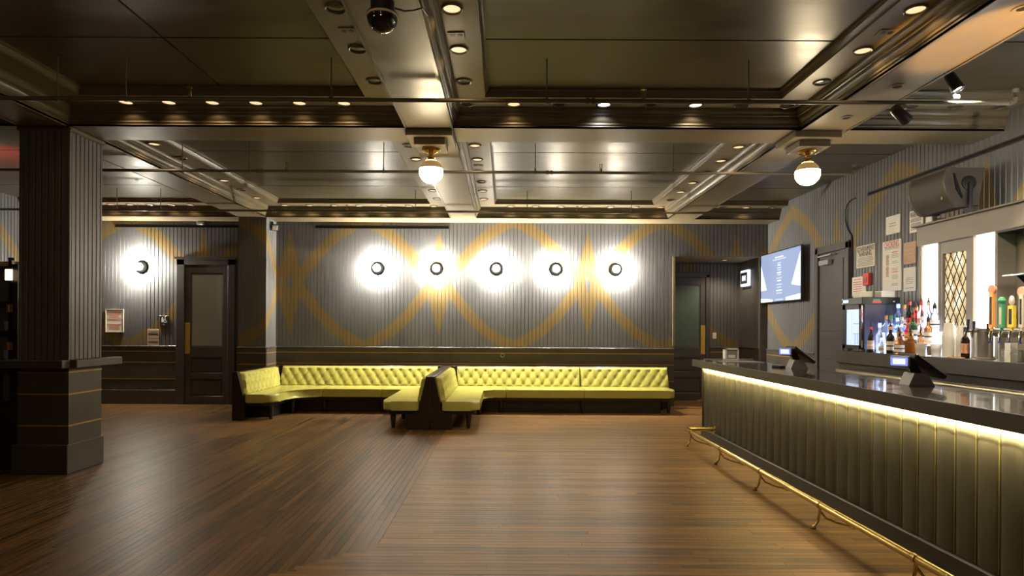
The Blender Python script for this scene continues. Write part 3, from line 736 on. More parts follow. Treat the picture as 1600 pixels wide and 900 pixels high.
t = sheet('flyer', 'crumpled grey printed flyer taped above the wainscot left of door', 'flyer', -7.11, 1.165, .235, .32, 'tan', depth=.004)
for z in (.27, .205, .145, .085, .05): MB().box(.02, .215, -.0055, -.004, z, z+.035 if z > .1 else z+.018).build('print_block', 'inkg' if z not in (.205, .05) else 'ink', t)

# ---------------------------------------------------------------- tufted banquettes
def rounded(poly, rad, n=8):
    out = []; N = len(poly)
    for i in range(N):
        p = Vector(poly[i]); a = Vector(poly[i-1]); b = Vector(poly[(i+1) % N]); r = rad[i]
        if r <= 0: out.append(tuple(p)); continue
        da = (a-p).normalized(); db = (b-p).normalized(); ang = da.angle(db); tl = r/math.tan(ang/2)
        c = p+(da+db).normalized()*(r/math.sin(ang/2)); s = p+da*tl; e = p+db*tl
        a0 = math.atan2(s.y-c.y, s.x-c.x); a1 = math.atan2(e.y-c.y, e.x-c.x); d = (a1-a0+PI) % (2*PI)-PI
        out += [(c.x+r*math.cos(a0+d*k/n), c.y+r*math.sin(a0+d*k/n)) for k in range(n+1)]
    return out
def inset(poly, d):
    N = len(poly); area = sum(poly[i][0]*poly[(i+1) % N][1]-poly[(i+1) % N][0]*poly[i][1] for i in range(N)); sg = 1 if area > 0 else -1
    out = []
    for i in range(N):
        a, p, b = Vector(poly[i-1]), Vector(poly[i]), Vector(poly[(i+1) % N])
        n1 = Vector((-(p-a).y, (p-a).x)).normalized(); n2 = Vector((-(b-p).y, (b-p).x)).normalized(); n = (n1+n2)
        n = n/max(n.length, 1e-6); k = d/max(n.dot(n1), .4); out.append(tuple(p+n*k*sg))
    return out
ZS0, ZS1 = .285, .425
def tufted(parent, off, A, B, zb, zt, lean, nrm, tuft=True, cols=None, th=.07):
    """back cushion between floor points A and B (bottom line), leaning back by lean along -nrm."""
    A = Vector((*A, 0)); B = Vector((*B, 0)); n = Vector((*nrm, 0)); L = (B-A).length; H = zt-zb
    pw = L/max(1, round(L/.183)) if cols is None else L/cols; rows = [.15, .47, .80]
    nu = max(8, int(L/.022)); nv = 22
    def fn(u, v, back=False):
        p = A+(B-A)*u - n*lean*v + Vector((0, 0, zb+H*v))
        s = u*L
        e = min(s, L-s)/.035; ev = min(v, 1-v)*H/.035
        puff = min(1, math.sqrt(max(0, 1-(1-min(1, e))**2)))*min(1, math.sqrt(max(0, 1-(1-min(1, ev))**2)))
        d = th*puff
        if tuft:
            hv = (v-.15)/.325   # row spacing
            a = s/pw; P1 = (a+hv/2); P2 = (a-hv/2)
            q = abs(math.sin(PI*P1)*math.sin(PI*P2))**.5
            fade = min(1, max(0, (v+.02)/.12))*min(1, max(0, (1.03-v)/.16))
            but = 0
            for r in range(3):
                ss = (r % 2)*.5
                ds = (a-ss-round(a-ss))*pw; dz = (hv-r)*.325*H
                if .3*pw < s < L-.3*pw or True: but = max(but, math.exp(-(ds*ds+dz*dz)/(.020**2)))
            d += -.022*(1-q)*fade*puff - .026*but*puff + .010*puff
        return p+n*d
    mb = MB().grid(fn, nu, nv)
    # sides/back
    o = mb.build('backrest', 'vinyl', parent, off, 60)
    bk = MB(); a0 = A+Vector((0, 0, zb)); b0 = B+Vector((0, 0, zb)); a1 = A-n*lean+Vector((0, 0, zt)); b1 = B-n*lean+Vector((0, 0, zt))
    k = -n*.015
    bk.quad(a0+k, b0+k, b1+k, a1+k).quad(a0, a1, a1+k, a0+k).quad(b0, b1, b1+k, b0+k).quad(a1, b1, b1+k, a1+k).quad(a0, b0, b0+k, a0+k)
    bk.build('backrest_board', 'seam', o, off).location = (0, 0, 0)
    if tuft:
        bt = MB()
        nc = int(round(L/pw))
        for r in range(3):
            for c in range(nc+1):
                s = (c+(r % 2)*.5)*pw
                if s < .05 or s > L-.05: continue
                v = .15+.325*r
                p = fn(s/L, v)+n*.004
                bmesh.ops.create_icosphere(bt.bm, subdivisions=1, radius=.0105, matrix=Matrix.Translation(p))
        bt.build('tufting_button', 'vinyl', o, off)['kind'] = 'stuff'
    return o
def cushion(parent, off, poly, rad, z0=ZS0, z1=ZS1):
    p = rounded(poly, rad)
    mb = MB().prism(p, z0, z1, .035, 4)
    o = mb.build('seat_cushion', 'vinyl', parent, off, 40)
    # welt line round the top
    q = inset(p, .006); q = q+[q[0]]
    MB().tube([(a, b, z1-.030) for a, b in q], .0045, 5).build('welt', 'seam', o, off)
    return p
def leg(parent, off, x, y, h=.25, r=.045):
    MB().lathe([(0, 0), (r*.55, 0), (r*.62, .02), (r, h*.72), (r*.9, h*.86), (r*1.05, h)], (x, y, 0), seg=14).build('leg', 'darkwood', parent, off)
YFr, YJ = 11.33, 12.03      # seat front line, seat/back junction
# left banquette
o = (-2.9, 12.0, 0)
t = thing('banquette', 'left U shaped tufted chartreuse vinyl banquette against the back wall', 'banquette', o, group='two chartreuse vinyl banquettes')
cushion(t, o, [(-4.31, 10.36), (-3.80, 10.36), (-3.80, YFr), (-3.30, YFr), (-3.30, YJ+.02), (-4.31, YJ+.02)], [.03, .18, .45, .015, .01, .01])
cushion(t, o, [(-3.295, YFr), (-2.245, YFr), (-2.245, YJ+.02), (-3.295, YJ+.02)], [.015]*4)
cushion(t, o, [(-2.24, YFr), (-1.87, YFr), (-1.87, 9.50), (-1.31, 9.50), (-1.31, YJ+.02), (-2.24, YJ+.02)], [.015, .05, .14, .02, .01, .01])
tufted(t, o, (-4.35, 12.10), (-1.32, 12.10), .41, .785, .16, (0, -1))
tufted(t, o, (-4.36, 10.42), (-4.36, 12.02), .41, .785, .05, (1, 0))
tufted(t, o, (-1.28, 12.02), (-1.28, 9.56), .41, .785, .08, (-1, 0))
MB().prism([(-4.50, 0), (-4.32, 0), (-4.32, .40), (-4.42, .80), (-4.50, .80)], 10.33, 10.40, axis='Y').build('end_panel', 'darkwood', t, o)
MB().box(-4.50, -4.42, 10.40, 12.38, 0, .79).build('side_frame', 'darkwood', t, o)
MB().box(-4.50, -1.14, 12.27, 12.38, 0, .795, .004).build('back_frame', 'darkwood', t, o)
MB().box(-4.42, -1.14, 12.10, 12.27, 0, .40).build('back_core', 'darkwood', t, o)
pl = [(-4.40, 10.43), (-3.86, 10.43), (-3.86, YFr+.06), (-1.81, YFr+.06), (-1.81, 9.56), (-1.30, 9.56), (-1.30, 12.1), (-4.40, 12.1)]
MB().prism(rounded(pl, [0, .14, .42, .05, .10, 0, 0, 0]), .225, .285).build('apron', 'darkwood', t, o)
MB().box(-4.40, -1.16, 11.50, 12.1, 0, .225).box(-4.40, -4.0, 10.75, 11.5, 0, .225).build('plinth', 'kick', t, o)
MB().prism([(-1.145, 0), (-1.145, .80), (-1.20, .80), (-1.29, .40), (-1.29, .285), (-1.47, .225), (-1.47, 0)], 9.47, 9.56, axis='Y').build('end_panel', 'darkwood', t, o)
MB().box(-1.21, -1.145, 9.56, 12.27, .0, .80).box(-1.46, -1.21, 9.56, 11.5, 0, .225).build('divider_frame', 'darkwood', t, o)
for x, y in ((-3.92, 10.50), (-3.80, 11.2), (-3.3, 11.45), (-2.24, 11.45), (-1.72, 9.64), (-1.72, 10.6)): leg(t, o, x, y, .226)
# right banquette
o = (1.2, 12.0, 0)
t = thing('banquette', 'right L shaped tufted chartreuse vinyl banquette ending at the alcove', 'banquette', o, group='two chartreuse vinyl banquettes')
cushion(t, o, [(-.96, 9.50), (-.39, 9.50), (-.39, YFr), (.01, YFr), (.01, YJ+.02), (-.96, YJ+.02)], [.02, .14, .18, .015, .01, .01])
cushion(t, o, [(.015, YFr), (1.425, YFr), (1.425, YJ+.02), (.015, YJ+.02)], [.015]*4)
cushion(t, o, [(1.43, YFr), (3.09, YFr), (3.09, YJ+.02), (1.43, YJ+.02)], [.015, .12, .04, .01])
tufted(t, o, (-.94, 12.10), (1.445, 12.10), .41, .785, .16, (0, -1))
tufted(t, o, (1.455, 12.10), (3.16, 12.10), .41, .785, .16, (0, -1))
tufted(t, o, (-.97, 9.56), (-.97, 12.02), .41, .785, .08, (1, 0))
MB().prism([(-1.135, 0), (-.80, 0), (-.80, .225), (-.98, .285), (-.98, .40), (-1.07, .80), (-1.135, .80)], 9.47, 9.56, axis='Y').build('end_panel', 'darkwood', t, o)
MB().box(-1.135, -1.06, 9.56, 12.27, 0, .80).box(-1.06, -.81, 9.56, 11.5, 0, .225).build('divider_frame', 'darkwood', t, o)
MB().box(-1.135, 3.19, 12.27, 12.38, 0, .795, .004).build('back_frame', 'darkwood', t, o)
MB().box(-1.06, 3.17, 12.10, 12.27, 0, .40).build('back_core', 'darkwood', t, o)
pl = [(-.97, 9.56), (-.45, 9.56), (-.45, YFr+.06), (3.04, YFr+.06), (3.04, 12.1), (-.97, 12.1)]
MB().prism(rounded(pl, [0, .10, .16, .10, 0, 0]), .225, .285).build('apron', 'darkwood', t, o)
MB().box(-1.06, 2.85, 11.50, 12.1, 0, .225).build('plinth', 'kick', t, o)
for x, y in ((-.56, 9.64), (-.46, 11.2), (-.08, 11.45), (1.42, 11.45), (2.98, 11.45), (2.98, 11.95)): leg(t, o, x, y, .226)
# little brass coat bolt on the divider
tag(MB().cyl((-1.14, 9.455, .17), (-1.14, 9.47, .17), .008, seg=8).cyl((-1.14, 9.466, .17), (-1.14, 9.466, .78), .003, seg=6).build('seam_strip', 'brass'), 'thin metal strip on the front seam between the two banquettes', 'trim strip')
# ring emblem on the wall above the banquette
tag(MB().lathe([(.036, .0), (.042, .003), (.036, .006), (.030, .003), (.036, .0)], (-.06, YB-.022, 1.0), seg=24, axis='Y', sgn=-1).build('wall_ring', 'grey'), 'small thin ring on the dark wainscot above the right banquette', 'ring')

# ---------------------------------------------------------------- TV, lit sign, switch in the alcove
t = thing('television', 'flat television with pale blue screen on the right wall', 'television', (XR-.04, 11.63, 2.05))
MB().box(-.09, -.045, -.86, .86, 0, .96, .008).build('casing', 'plastic', t)
MB().box(-.045, .035, -.3, .3, .25, .7).build('wall_bracket', 'black', t)
MB().box(-.0925, -.0895, -.84, .84, .02, .94).build('screen', 'tv', t)
sx = -.0935
def tri(pts, m): return MB().prism(pts, sx-.001, sx+.001, axis='X').build('screen_graphic', m, t)
tri([(.84, .25), (.84, .78), (.55, .25)], 'tvw'); tri([(-.84, .25), (-.84, .86), (-.50, .30)], 'tvw'); tri([(.84, .02), (.84, .10), (.28, .06), (.28, .02)], 'tvw'); tri([(-.84, .02), (-.84, .12), (-.28, .08), (-.28, .02)], 'tvw')
for i, (w, z) in enumerate(((.34, .84), (.56, .80), (.16, .73), (.12, .69), (.18, .64), (.14, .60), (.18, .55), (.16, .51), (.22, .45), (.16, .40), (.22, .33), (.18, .28), (.24, .22), (.24, .17), (.34, .05))):
    MB().box(sx-.001, sx+.001, -w/2, w/2, z-.010, z+.010).build('screen_text', 'tvt' if i % 3 else 'tvw', t)
t = thing('lit_sign', 'small square white lit restroom sign on the alcove side wall', 'sign', (XA-.004, 13.13, 2.44))
MB().box(-.06, 0, -.21, .21, 0, .34, .012).build('light_box', 'sign', t)
MB().box(-.064, -.06, -.165, .165, .055, .285, .01).build('dark_field', 'ink', t)
MB().box(-.067, -.064, -.10, -.015, .115, .225, .0012).box(-.067, -.064, .015, .10, .115, .225, .0012).box(-.067, -.064, -.04, .04, .15, .19).build('white_symbol', 'sign', t)
t = thing('light_switch', 'small white switch on the alcove wall beside the door', 'switch', (4.53, YA-.001, 1.40))
MB().box(-.04, .04, -.008, 0, -.065, .065, .002).build('plate', 'white', t); MB().box(-.016, .016, -.012, -.008, -.03, .03, .002).build('rocker', 'paper', t)
alcove_fill = thing('alcove_fill_light', 'added recessed amber light in the alcove soffit', 'downlight', (4.55, 13.05, ZA))  # unseen light added to brighten the alcove
MB().lathe([(.05, 0), (.07, -.01), (.075, 0)], seg=20).build('trim_ring', 'beam', alcove_fill); MB().lathe([(0, -.004), (.055, -.004)], seg=20).build('lens', 'lens', alcove_fill)
lamp('alcove_fill_lamp', 'SPOT', alcove_fill, (0, 0, -.03), 65., (1, .80, .55), .04, spot=math.radians(130), blend=.7)

# ---------------------------------------------------------------- posters on the right wall
RX = (PI/2, 0, -PI/2)
def wy(u): return XR*980/(u-790)
def wz(u, v): return 1.55-((v-512)-(u-790)*.0052)*wy(u)/980
def poster(u0, u1, v0, v1, label, m, cat='poster'):
    um = (u0+u1)/2; a, b = wy(u1), wy(u0)
    z1 = wz(u0, v0+ (0)) ; z0 = wz(u0, v1)
    t = thing('poster', label, cat, (XR-.001, (a+b)/2, z0)); w, h = b-a, z1-z0
    MB().box(-.014, 0, -w/2, w/2, 0, h, .002).build('sheet', m, t)
    return t, w, h
def lines(t, w, h, zs, m='inkg', frac=.8, th=.012, x=0.):
    mb = MB()
    for i, z in enumerate(zs):
        ww = w*frac*(1 if i % 3 else .86); mb.box(-.0155, -.014, -ww/2+x, ww/2+x, z*h-th/2, z*h+th/2)
    mb.build('print_line', m, t)
t, w, h = poster(1385, 1407, 340, 368, 'plain white square notice high on the right wall', 'paper'); lines(t, w, h, (.58, .44), 'inkg', .5)
t, w, h = poster(1422, 1443, 331, 365, 'white warning notice partly behind the loudspeaker', 'paper'); lettering('WARNING', .11, 'ink', t, (-.0155, 0, h*.80), RX, w*.86); lines(t, w, h, (.62, .56, .50, .40, .34, .28, .22, .14))
t, w, h = poster(1339, 1368, 386, 420, 'cream government warning notice beside the service door', 'cream')
lettering('GOVERNMENT', .10, 'ink', t, (-.0155, 0, h*.82), RX, w*.92); lettering('WARNING:', .10, 'ink', t, (-.0155, 0, h*.60), RX, w*.74); lines(t, w, h, (.44, .37, .30, .23, .16, .09), 'inkg', .85)
t, w, h = poster(1380, 1409, 379, 456, 'tall pale choking first aid poster with red title', 'paper')
lettering('CHOKING', .12, 'red', t, (-.0155, 0, h*.92), RX, w*.8)
lines(t, w, h, (.86, .835), 'inkg', .8, .008); lines(t, w, h, (.72, .69, .66, .58, .55, .44, .41, .30, .27, .24, .14, .11), 'inkg', .34, .008, -w*.18)
lines(t, w, h, (.76, .37), 'red', .34, .01, -w*.18)
for z in (.68, .45): MB().lathe([(0, .0005), (.035, .0005), (.035, 0)], (-.014, w*.22, z*h), 16, 'X', -1).box(-.0152, -.014, w*.22-.03, w*.22+.03, z*h-.11, z*h-.03).build('figure_drawing', 'tan', t)
t, w, h = poster(1413, 1432, 380, 414, 'tan brown paper notice left of the backbar', 'tan'); lines(t, w, h, (.75, .55, .40), 'inkg', .5, .006)
t, w, h = poster(1413, 1432, 419, 456, 'white certificate directly under the tan notice', 'paper'); lines(t, w, h, (.55, .48, .40, .33, .14), 'inkg', .7, .008)
t, w, h = poster(1332, 1354, 434, 463, 'white notice with red lines above the glass door cooler', 'paper'); lines(t, w, h, (.86, .72, .60, .48, .36, .24), 'red', .6, .010, .03)
t = thing('alarm_box', 'small red box on the wall beside the red lined notice', 'alarm box', (XR-.03, wy(1357), wz(1357, 446)))
MB().box(-.02, .03, -.075, .075, 0, .175, .008).build('housing', 'red', t); MB().box(-.026, -.02, -.04, .04, .04, .12, .004).build('front_plate', mat('dark_red', (.35, .02, .02), .4, noise=.05), t)

# ---------------------------------------------------------------- bar
BX0, BX1, BY0, BY1 = 2.87, 3.40, 1.3, 9.13
o = (BX0, BY1, 0)
bar = thing('bar_counter', 'long dark bar with glowing upholstered front', 'bar', o)
MB().box(BX0+.03, BX1, BY0, BY1, .0, 1.0).build('bar_body', 'kick', bar, o)
MB().box(2.75, 3.48, BY0-.02, BY1+.045, 1.005, 1.10, .004).build('bar_top', 'bartop', bar, o)
MB().box(2.735, 2.75, BY0-.02, BY1+.06, 1.005, 1.101, .003).build('edge_board', 'edgewood', bar, o); MB().box(2.75, 3.49, BY1+.045, BY1+.06, 1.005, 1.101, .003).build('edge_board', 'edgewood', bar, o); MB().box(3.48, 3.49, BY0-.02, BY1+.045, 1.005, 1.101, .003).build('edge_board', 'edgewood', bar, o)
pw = .182; n = int((BY1-BY0)/pw)
def pf(u, v):
    s = u; bulge = .018*(1-abs(2*s-1)**3.0)
    return Vector((-bulge+.03, -s*(pw-.004), v*.885+.115))
pm = MB().grid(pf, 12, 8)
pm = pm.mesh('front_panel', ang=80); pm.materials.append(M['barfront'])
pp = MB().cyl((.024, 0, .115), (.024, 0, 1.0), .0045, seg=8).mesh('piping'); pp.materials.append(M['piping'])
for i in range(n):
    link('front_panel', pm, bar, (0, -i*pw-.002, 0)); link('piping', pp, bar, (0, -i*pw, 0))
MB().box(BX0-.02, BX0+.03, BY0, BY1+.0, 0, .105).build('kick_board', 'kick', bar, o)
MB().box(BX0-.03, BX0+.0, BY0, BY1, .105, .118, .004).build('kick_cap', 'counter', bar, o)
MB().box(BX0, BX1, BY1, BY1+.02, 0, 1.0).build('end_panel', 'darkwood', bar, o)
sq = MB().quad((2.802, BY0, 1.004), (2.802, BY1-.02, 1.004), (2.813, BY1-.02, .989), (2.813, BY0, .989)); hs_ = sq.mesh('led_strip', o)
if hs_.polygons[0].normal.x < 0: hs_.flip_normals()
hs_.materials.append(M['strip']); ls = link('led_strip', hs_, bar)
MB().prism([(2.795, 1.005), (2.8015, 1.005), (2.8125, .988), (2.809, .986), (2.795, 1.0)], BY0, BY1-.02, axis='Y').build('strip_blocker', 'kick', bar, o)  # unseen backing added to keep the strip light off the floor
# brass foot rail
o = (2.45, 8.5, 0)
fr = thing('foot_rail', 'polished brass foot rail on brackets along the bar', 'foot rail', o)
RZ = .185
MB().cyl((2.455, 1.3, RZ), (2.455, 8.44, RZ), .026, seg=16).build('rail_tube', 'brass', fr, o)
MB().tube([(2.455, 8.40, RZ), (2.455, 8.455, RZ), (2.462, 8.49, RZ), (2.48, 8.51, RZ), (2.52, 8.52, RZ), (2.86, 8.52, RZ)], .026, 14).build('rail_return', 'brass', fr, o)
MB().lathe([(0, 0), (.05, 0), (.05, .012), (.03, .016)], (2.845, 8.52, RZ), 18, 'X', -1).build('wall_flange', 'brass', fr, o)
for y in (8.28, 7.15, 6.02, 4.88, 3.74, 2.6):
    b = MB().cyl((2.455, y-.016, RZ), (2.455, y+.016, RZ), .032, seg=16)
    b.tube([(2.455, y, RZ-.02), (2.45, y, .12), (2.44, y, .06), (2.415, y, .022), (2.395, y, .012)], [.013, .011, .010, .011, .013], 8)
    b.tube([(2.46, y, .13), (2.50, y, .08), (2.58, y, .045), (2.68, y, .02), (2.72, y, .012)], [.009, .008, .008, .009, .011], 8)
    b.lathe([(0, 0), (.026, 0), (.024, .008), (0, .012)], (2.40, y, 0), 12).lathe([(0, 0), (.026, 0), (.024, .008), (0, .012)], (2.72, y, 0), 12)
    b.build('bracket', 'brass', fr, o)

# things on the bar
def pos(x, y, rz, label, sc=1.):
    t = thing('register_terminal', label, 'cash register', (x, y, 1.1005), rz, group='touch screen registers on the bar')
    MB().prism([(-.07, 0), (.12, 0), (.06, .10), (-.03, .10)], -.10, .10, axis='Y').build('base', 'grey', t)
    MB().prism([(-.03, .10), (.05, .10), (.0, .20), (-.07, .20)], -.035, .035, axis='Y').build('neck', 'plastic', t)
    m = MB().box(-.02, .02, -.17, .17, -.14, .14, .008); bmesh.ops.rotate(m.bm, cent=(0, 0, 0), matrix=Matrix.Rotation(math.radians(-52), 3, 'Y'), verts=m.bm.verts); bmesh.ops.translate(m.bm, verts=m.bm.verts, vec=(.06, 0, .16)); m.build('touch_screen', 'plastic', t)
    d = MB().box(-.018, .018, -.075, .075, -.045, .045, .010, 2); bmesh.ops.rotate(d.bm, cent=(0, 0, 0), matrix=Matrix.Rotation(math.radians(52), 3, 'Z'), verts=d.bm.verts); bmesh.ops.translate(d.bm, verts=d.bm.verts, vec=(-.11, -.03, .192)); d.build('display_shell', 'grey', t)
    s = MB().box(-.021, -.018, -.062, .062, -.034, .034, .003); bmesh.ops.rotate(s.bm, cent=(0, 0, 0), matrix=Matrix.Rotation(math.radians(52), 3, 'Z'), verts=s.bm.verts); bmesh.ops.translate(s.bm, verts=s.bm.verts, vec=(-.11, -.03, .192)); dd = s.build('customer_display', 'pos', t)
    s = MB().box(-.0225, -.021, -.045, .045, -.022, .022); bmesh.ops.rotate(s.bm, cent=(0, 0, 0), matrix=Matrix.Rotation(math.radians(52), 3, 'Z'), verts=s.bm.verts); bmesh.ops.translate(s.bm, verts=s.bm.verts, vec=(-.11, -.03, .192)); s.build('display_text', 'posw', dd)
pos(3.33, 5.12, math.radians(-12), 'nearer black touch screen register with blue customer display on bar')
pos(3.33, 7.22, math.radians(-8), 'farther black touch screen register with blue customer display on bar')
t = thing('card_reader', 'small card reader with red light left of the farther register', 'card reader', (3.20, 7.35, 1.1005), .4)
MB().box(-.04, .04, -.07, .07, 0, .025, .006).build('body', 'plastic', t); MB().box(-.012, .012, -.06, -.045, .025, .028).build('red_light', 'ledred', t)
t = thing('napkin_dispenser', 'pale grey framed dispenser standing at the far end of bar', 'dispenser', (3.27, 9.10, 1.1005))
MB().box(-.10, -.075, -.05, .05, 0, .17, .003).box(.075, .10, -.05, .05, 0, .17, .003).box(-.10, .10, -.05, .05, .145, .17, .003).box(-.10, .10, -.05, .05, 0, .012).build('frame', 'white', t)
MB().box(-.075, .075, -.03, .05, .012, .145).build('inner_panel', 'grey', t); MB().box(-.05, .05, -.036, -.03, .03, .07).build('napkins', 'napkin', t)
tag(MB().box(2.95, 3.45, 8.35, 8.75, 1.1005, 1.108, .003).build('bar_mat', 'grey'), 'flat grey bar mat on the far end of the bar top', 'bar mat')
tag(MB().box(2.90, 3.62, 9.17, 9.185, 1.101, 1.115).build('steel_edge', 'steel'), 'thin steel edge strip across the far end of the bar', 'edge strip')

# ---------------------------------------------------------------- back counter and back bar
KX, KZ, KY0, KY1 = 4.48, 1.265, 3.2, 8.5
o = (KX, KY1, 0)
bc = thing('back_counter', 'long dark counter with steel rail behind the bar', 'counter', o)
MB().box(KX+.05, XR-.01, KY0, KY1, 0, KZ-.16).build('cabinet', 'counter', bc, o)
MB().box(KX, XR-.005, KY0, KY1+.02, KZ-.16, KZ, .006).build('counter_top', 'counter', bc, o)
MB().box(KX-.06, KX-.03, KY0, KY1-.1, KZ-.29, KZ-.235, .006).box(KX-.03, KX+.05, KY1-.16, KY1-.13, KZ-.29, KZ-.235).box(KX-.03, KX+.05, 6.0, 6.03, KZ-.29, KZ-.235).build('steel_rail', 'railsteel', bc, o)
for k in range(7): MB().box(KX+.03, KX+.05, KY1-.05-(k+1)*.74, KY1-.07-k*.74, .12, KZ-.32, .006).build('cooler_door', 'kick', bc, o)
FX = 5.0; fz0, fz1 = 2.55, 2.78
o = (FX, 7.54, KZ)
bb = thing('back_bar', 'tall painted back bar with lit panels and leaded glass', 'back bar', o)
MB().box(FX-.05, XR-.005, 3.2, 7.57, fz0, fz1, .006).build('fascia', 'backbar', bb, o)
MB().box(FX-.09, XR-.005, 3.2, 7.60, fz1, fz1+.02, .004).build('top_board', 'backbar', bb, o)
MB().box(FX-.01, XR-.005, 7.53, 7.57, KZ, fz0).build('end_post', 'backbar', bb, o)
def lightpanel(y0, y1):
    MB().box(FX+.01, FX+.03, y0, y1, KZ+.02, fz0-.004).build('lit_panel', 'panel', bb, o)
lightpanel(7.24, 7.525); lightpanel(6.40, 6.685)
for y in (7.205, 6.69, 6.36): MB().box(FX-.015, XR-.005, y, y+.035, KZ, fz0).build('mullion', 'backbar', bb, o)
MB().box(FX-.01, FX+.05, 6.725, 7.205, fz0-.13, fz0).box(FX-.01, FX+.05, 6.725, 6.80, KZ, fz0-.13).box(FX-.01, FX+.05, 7.165, 7.205, KZ, fz0-.13).build('window_frame', 'backbar', bb, o)
MB().box(FX+.034, FX+.042, 6.79, 7.17, KZ+.02, fz0-.13).build('pane_backing', 'backbar', bb, o)
m = MB(); y0, y1, z0, z1 = 6.80, 7.165, KZ+.02, fz0-.13; dy = .092; dz = .185
for sg in (-1, 1):
    k = -30
    while k < 30:
        # line: z = z0 + dz*(k) + sg*(y-y0)*dz/dy
        pts = []
        for yy in (y0, y1):
            zz = z0+dz*k+sg*(yy-y0)*dz/dy; pts.append((yy, zz))
        (ya, za), (yb, zb) = pts
        def clip(t): return (ya+(yb-ya)*t, za+(zb-za)*t)
        t0, t1 = 0, 1
        if zb != za:
            ta, tb = (z0-za)/(zb-za), (z1-za)/(zb-za); t0 = max(0, min(ta, tb)); t1 = min(1, max(ta, tb))
        if t1-t0 > .02:
            a, b = clip(t0), clip(t1); m.cyl((FX+.018, *a), (FX+.018, *b), .0048, seg=6)
        k += 1
m.build('lead_lattice', 'black', bb, o)
def clip_poly(p, axis, lim, keep_gt):
    out = []
    for i in range(len(p)):
        a, b = p[i-1], p[i]; ia = (a[axis] >= lim) == keep_gt; ib = (b[axis] >= lim) == keep_gt
        if ia != ib:
            t_ = (lim-a[axis])/(b[axis]-a[axis]); out.append((a[0]+(b[0]-a[0])*t_, a[1]+(b[1]-a[1])*t_))
        if ib: out.append(b)
    return out
rp_ = random.Random(11)
for i in range(-1, 10):
    for j in range(-1, 16):
        if (i+j) % 2: continue
        yc, zc_ = y0+i*dy/2, z0+j*dz/2
        p = [(yc-dy/2, zc_), (yc, zc_-dz/2), (yc+dy/2, zc_), (yc, zc_+dz/2)]
        for ax, lim, kg in ((0, y0, True), (0, y1, False), (1, z0, True), (1, z1, False)):
            p = clip_poly(p, ax, lim, kg) if len(p) > 2 else []
        if len(p) < 3: continue
        ar = abs(sum(p[k-1][0]*p[k][1]-p[k][0]*p[k-1][1] for k in range(len(p))))/2
        if ar < .0006: continue
        MB().prism([(a, b) for a, b in p], FX+.022, FX+.030, axis='X').build('pane', rp_.choice(['lattice_glow', 'lattice_glow', 'lattice_gold', 'lattice_white']), bb, o)
# niche panel with glass shelf
MB().box(XR-.03, XR-.008, 3.2, 6.36, KZ, fz0).build('niche_panel', 'backbar', bb, o)
MB().box(FX-.04, XR-.03, 3.2, 6.355, fz0-.02, fz0).build('niche_soffit', 'kick', bb, o)
t = thing('glass_shelf', 'green edged glass shelf in the niche at right frame edge', 'shelf', (5.05, 5.9, 2.08))
MB().box(-.16, .12, -1.2, .28, 0, .012).build('shelf_glass', mat('green_edge_glass', (.35, .75, .62), .1, trans=.6, noise=.03), t)
MB().prism([(.12, 0), (-.10, 0), (.12, -.2)], .18, .19, axis='Y').build('bracket', 'black', t)
# loudspeaker on the fascia
t = thing('loudspeaker', 'large black wedge loudspeaker on a bracket above the back bar', 'loudspeaker', (4.8, 6.9, fz1+.02)); o = (4.8, 6.9, fz1+.02)
prof = [(5.04, 3.26), (4.65, 3.26), (4.615, 3.19), (4.610, 3.11), (4.635, 3.01), (4.69, 2.91), (4.76, 2.845), (4.97, 2.86)]
MB().prism(prof, 6.60, 6.64, .008, 1, axis='Y').build('side_panel', 'side_lit', t, o); MB().prism(prof, 7.18, 7.22, .008, 1, axis='Y').build('side_panel', 'side_lit', t, o)
MB().prism([(5.03, 3.25), (4.66, 3.25), (4.64, 3.19), (4.635, 3.11), (4.66, 3.02), (4.71, 2.925), (4.77, 2.86), (4.96, 2.87)], 6.64, 7.18, axis='Y').build('cabinet', 'plastic', t, o)
gp = [(4.655, 3.255), (4.622, 3.19), (4.617, 3.11), (4.642, 3.01), (4.695, 2.913), (4.76, 2.852)]
gm = MB()
gm.grid(lambda u, v: Vector((*[gp[min(int(u*5), 4)][k]*(1-(u*5-min(int(u*5), 4)))+gp[min(int(u*5), 4)+1][k]*(u*5-min(int(u*5), 4)) for k in (0,)], 6.645+v*.53, gp[min(int(u*5), 4)][1]*(1-(u*5-min(int(u*5), 4)))+gp[min(int(u*5), 4)+1][1]*(u*5-min(int(u*5), 4)))), 10, 2)
gm.build('grille', mat('speaker_grille', (.030, .024, .018), .55, noise=.3, nscale=(150, 150, 150), bump=.3, bscale=(220, 220, 220)), t, o)
MB().prism([(4.70, 3.20), (4.715, 3.20), (4.80, 2.95), (4.79, 2.935), (4.73, 3.03)], 6.592, 6.60, axis='Y').build('handle_slot', 'slot', t, o)
MB().lathe([(0, 0), (.075, 0), (.075, .012), (.06, .016), (0, .016)], (4.865, 6.60, 3.10), 24, 'Y', -1).build('pivot_disc', 'black', t, o)
MB().box(4.845, 4.885, 6.565, 6.585, 2.802, 3.10).cyl((4.865, 6.575, 2.802), (4.865, 6.575, 3.06), .012, seg=10).box(4.78, 5.06, 6.55, 6.60, 2.801, 2.812).build('bracket', 'black', t, o)
MB().box(4.66, 4.664, 6.70, 6.73, 2.945, 2.975).build('badge', 'brass', t, o)
t = thing('small_white_box', 'small white adapter box on top board under the loudspeaker', 'adapter', (4.95, 7.3, fz1+.0205))
MB().box(-.03, .03, -.06, .06, 0, .07, .008).build('body', 'white', t); MB().tube([(0, -.06, .03), (.02, -.14, .02), (.05, -.25, .012)], .006, 6).build('cord', 'cable', t)

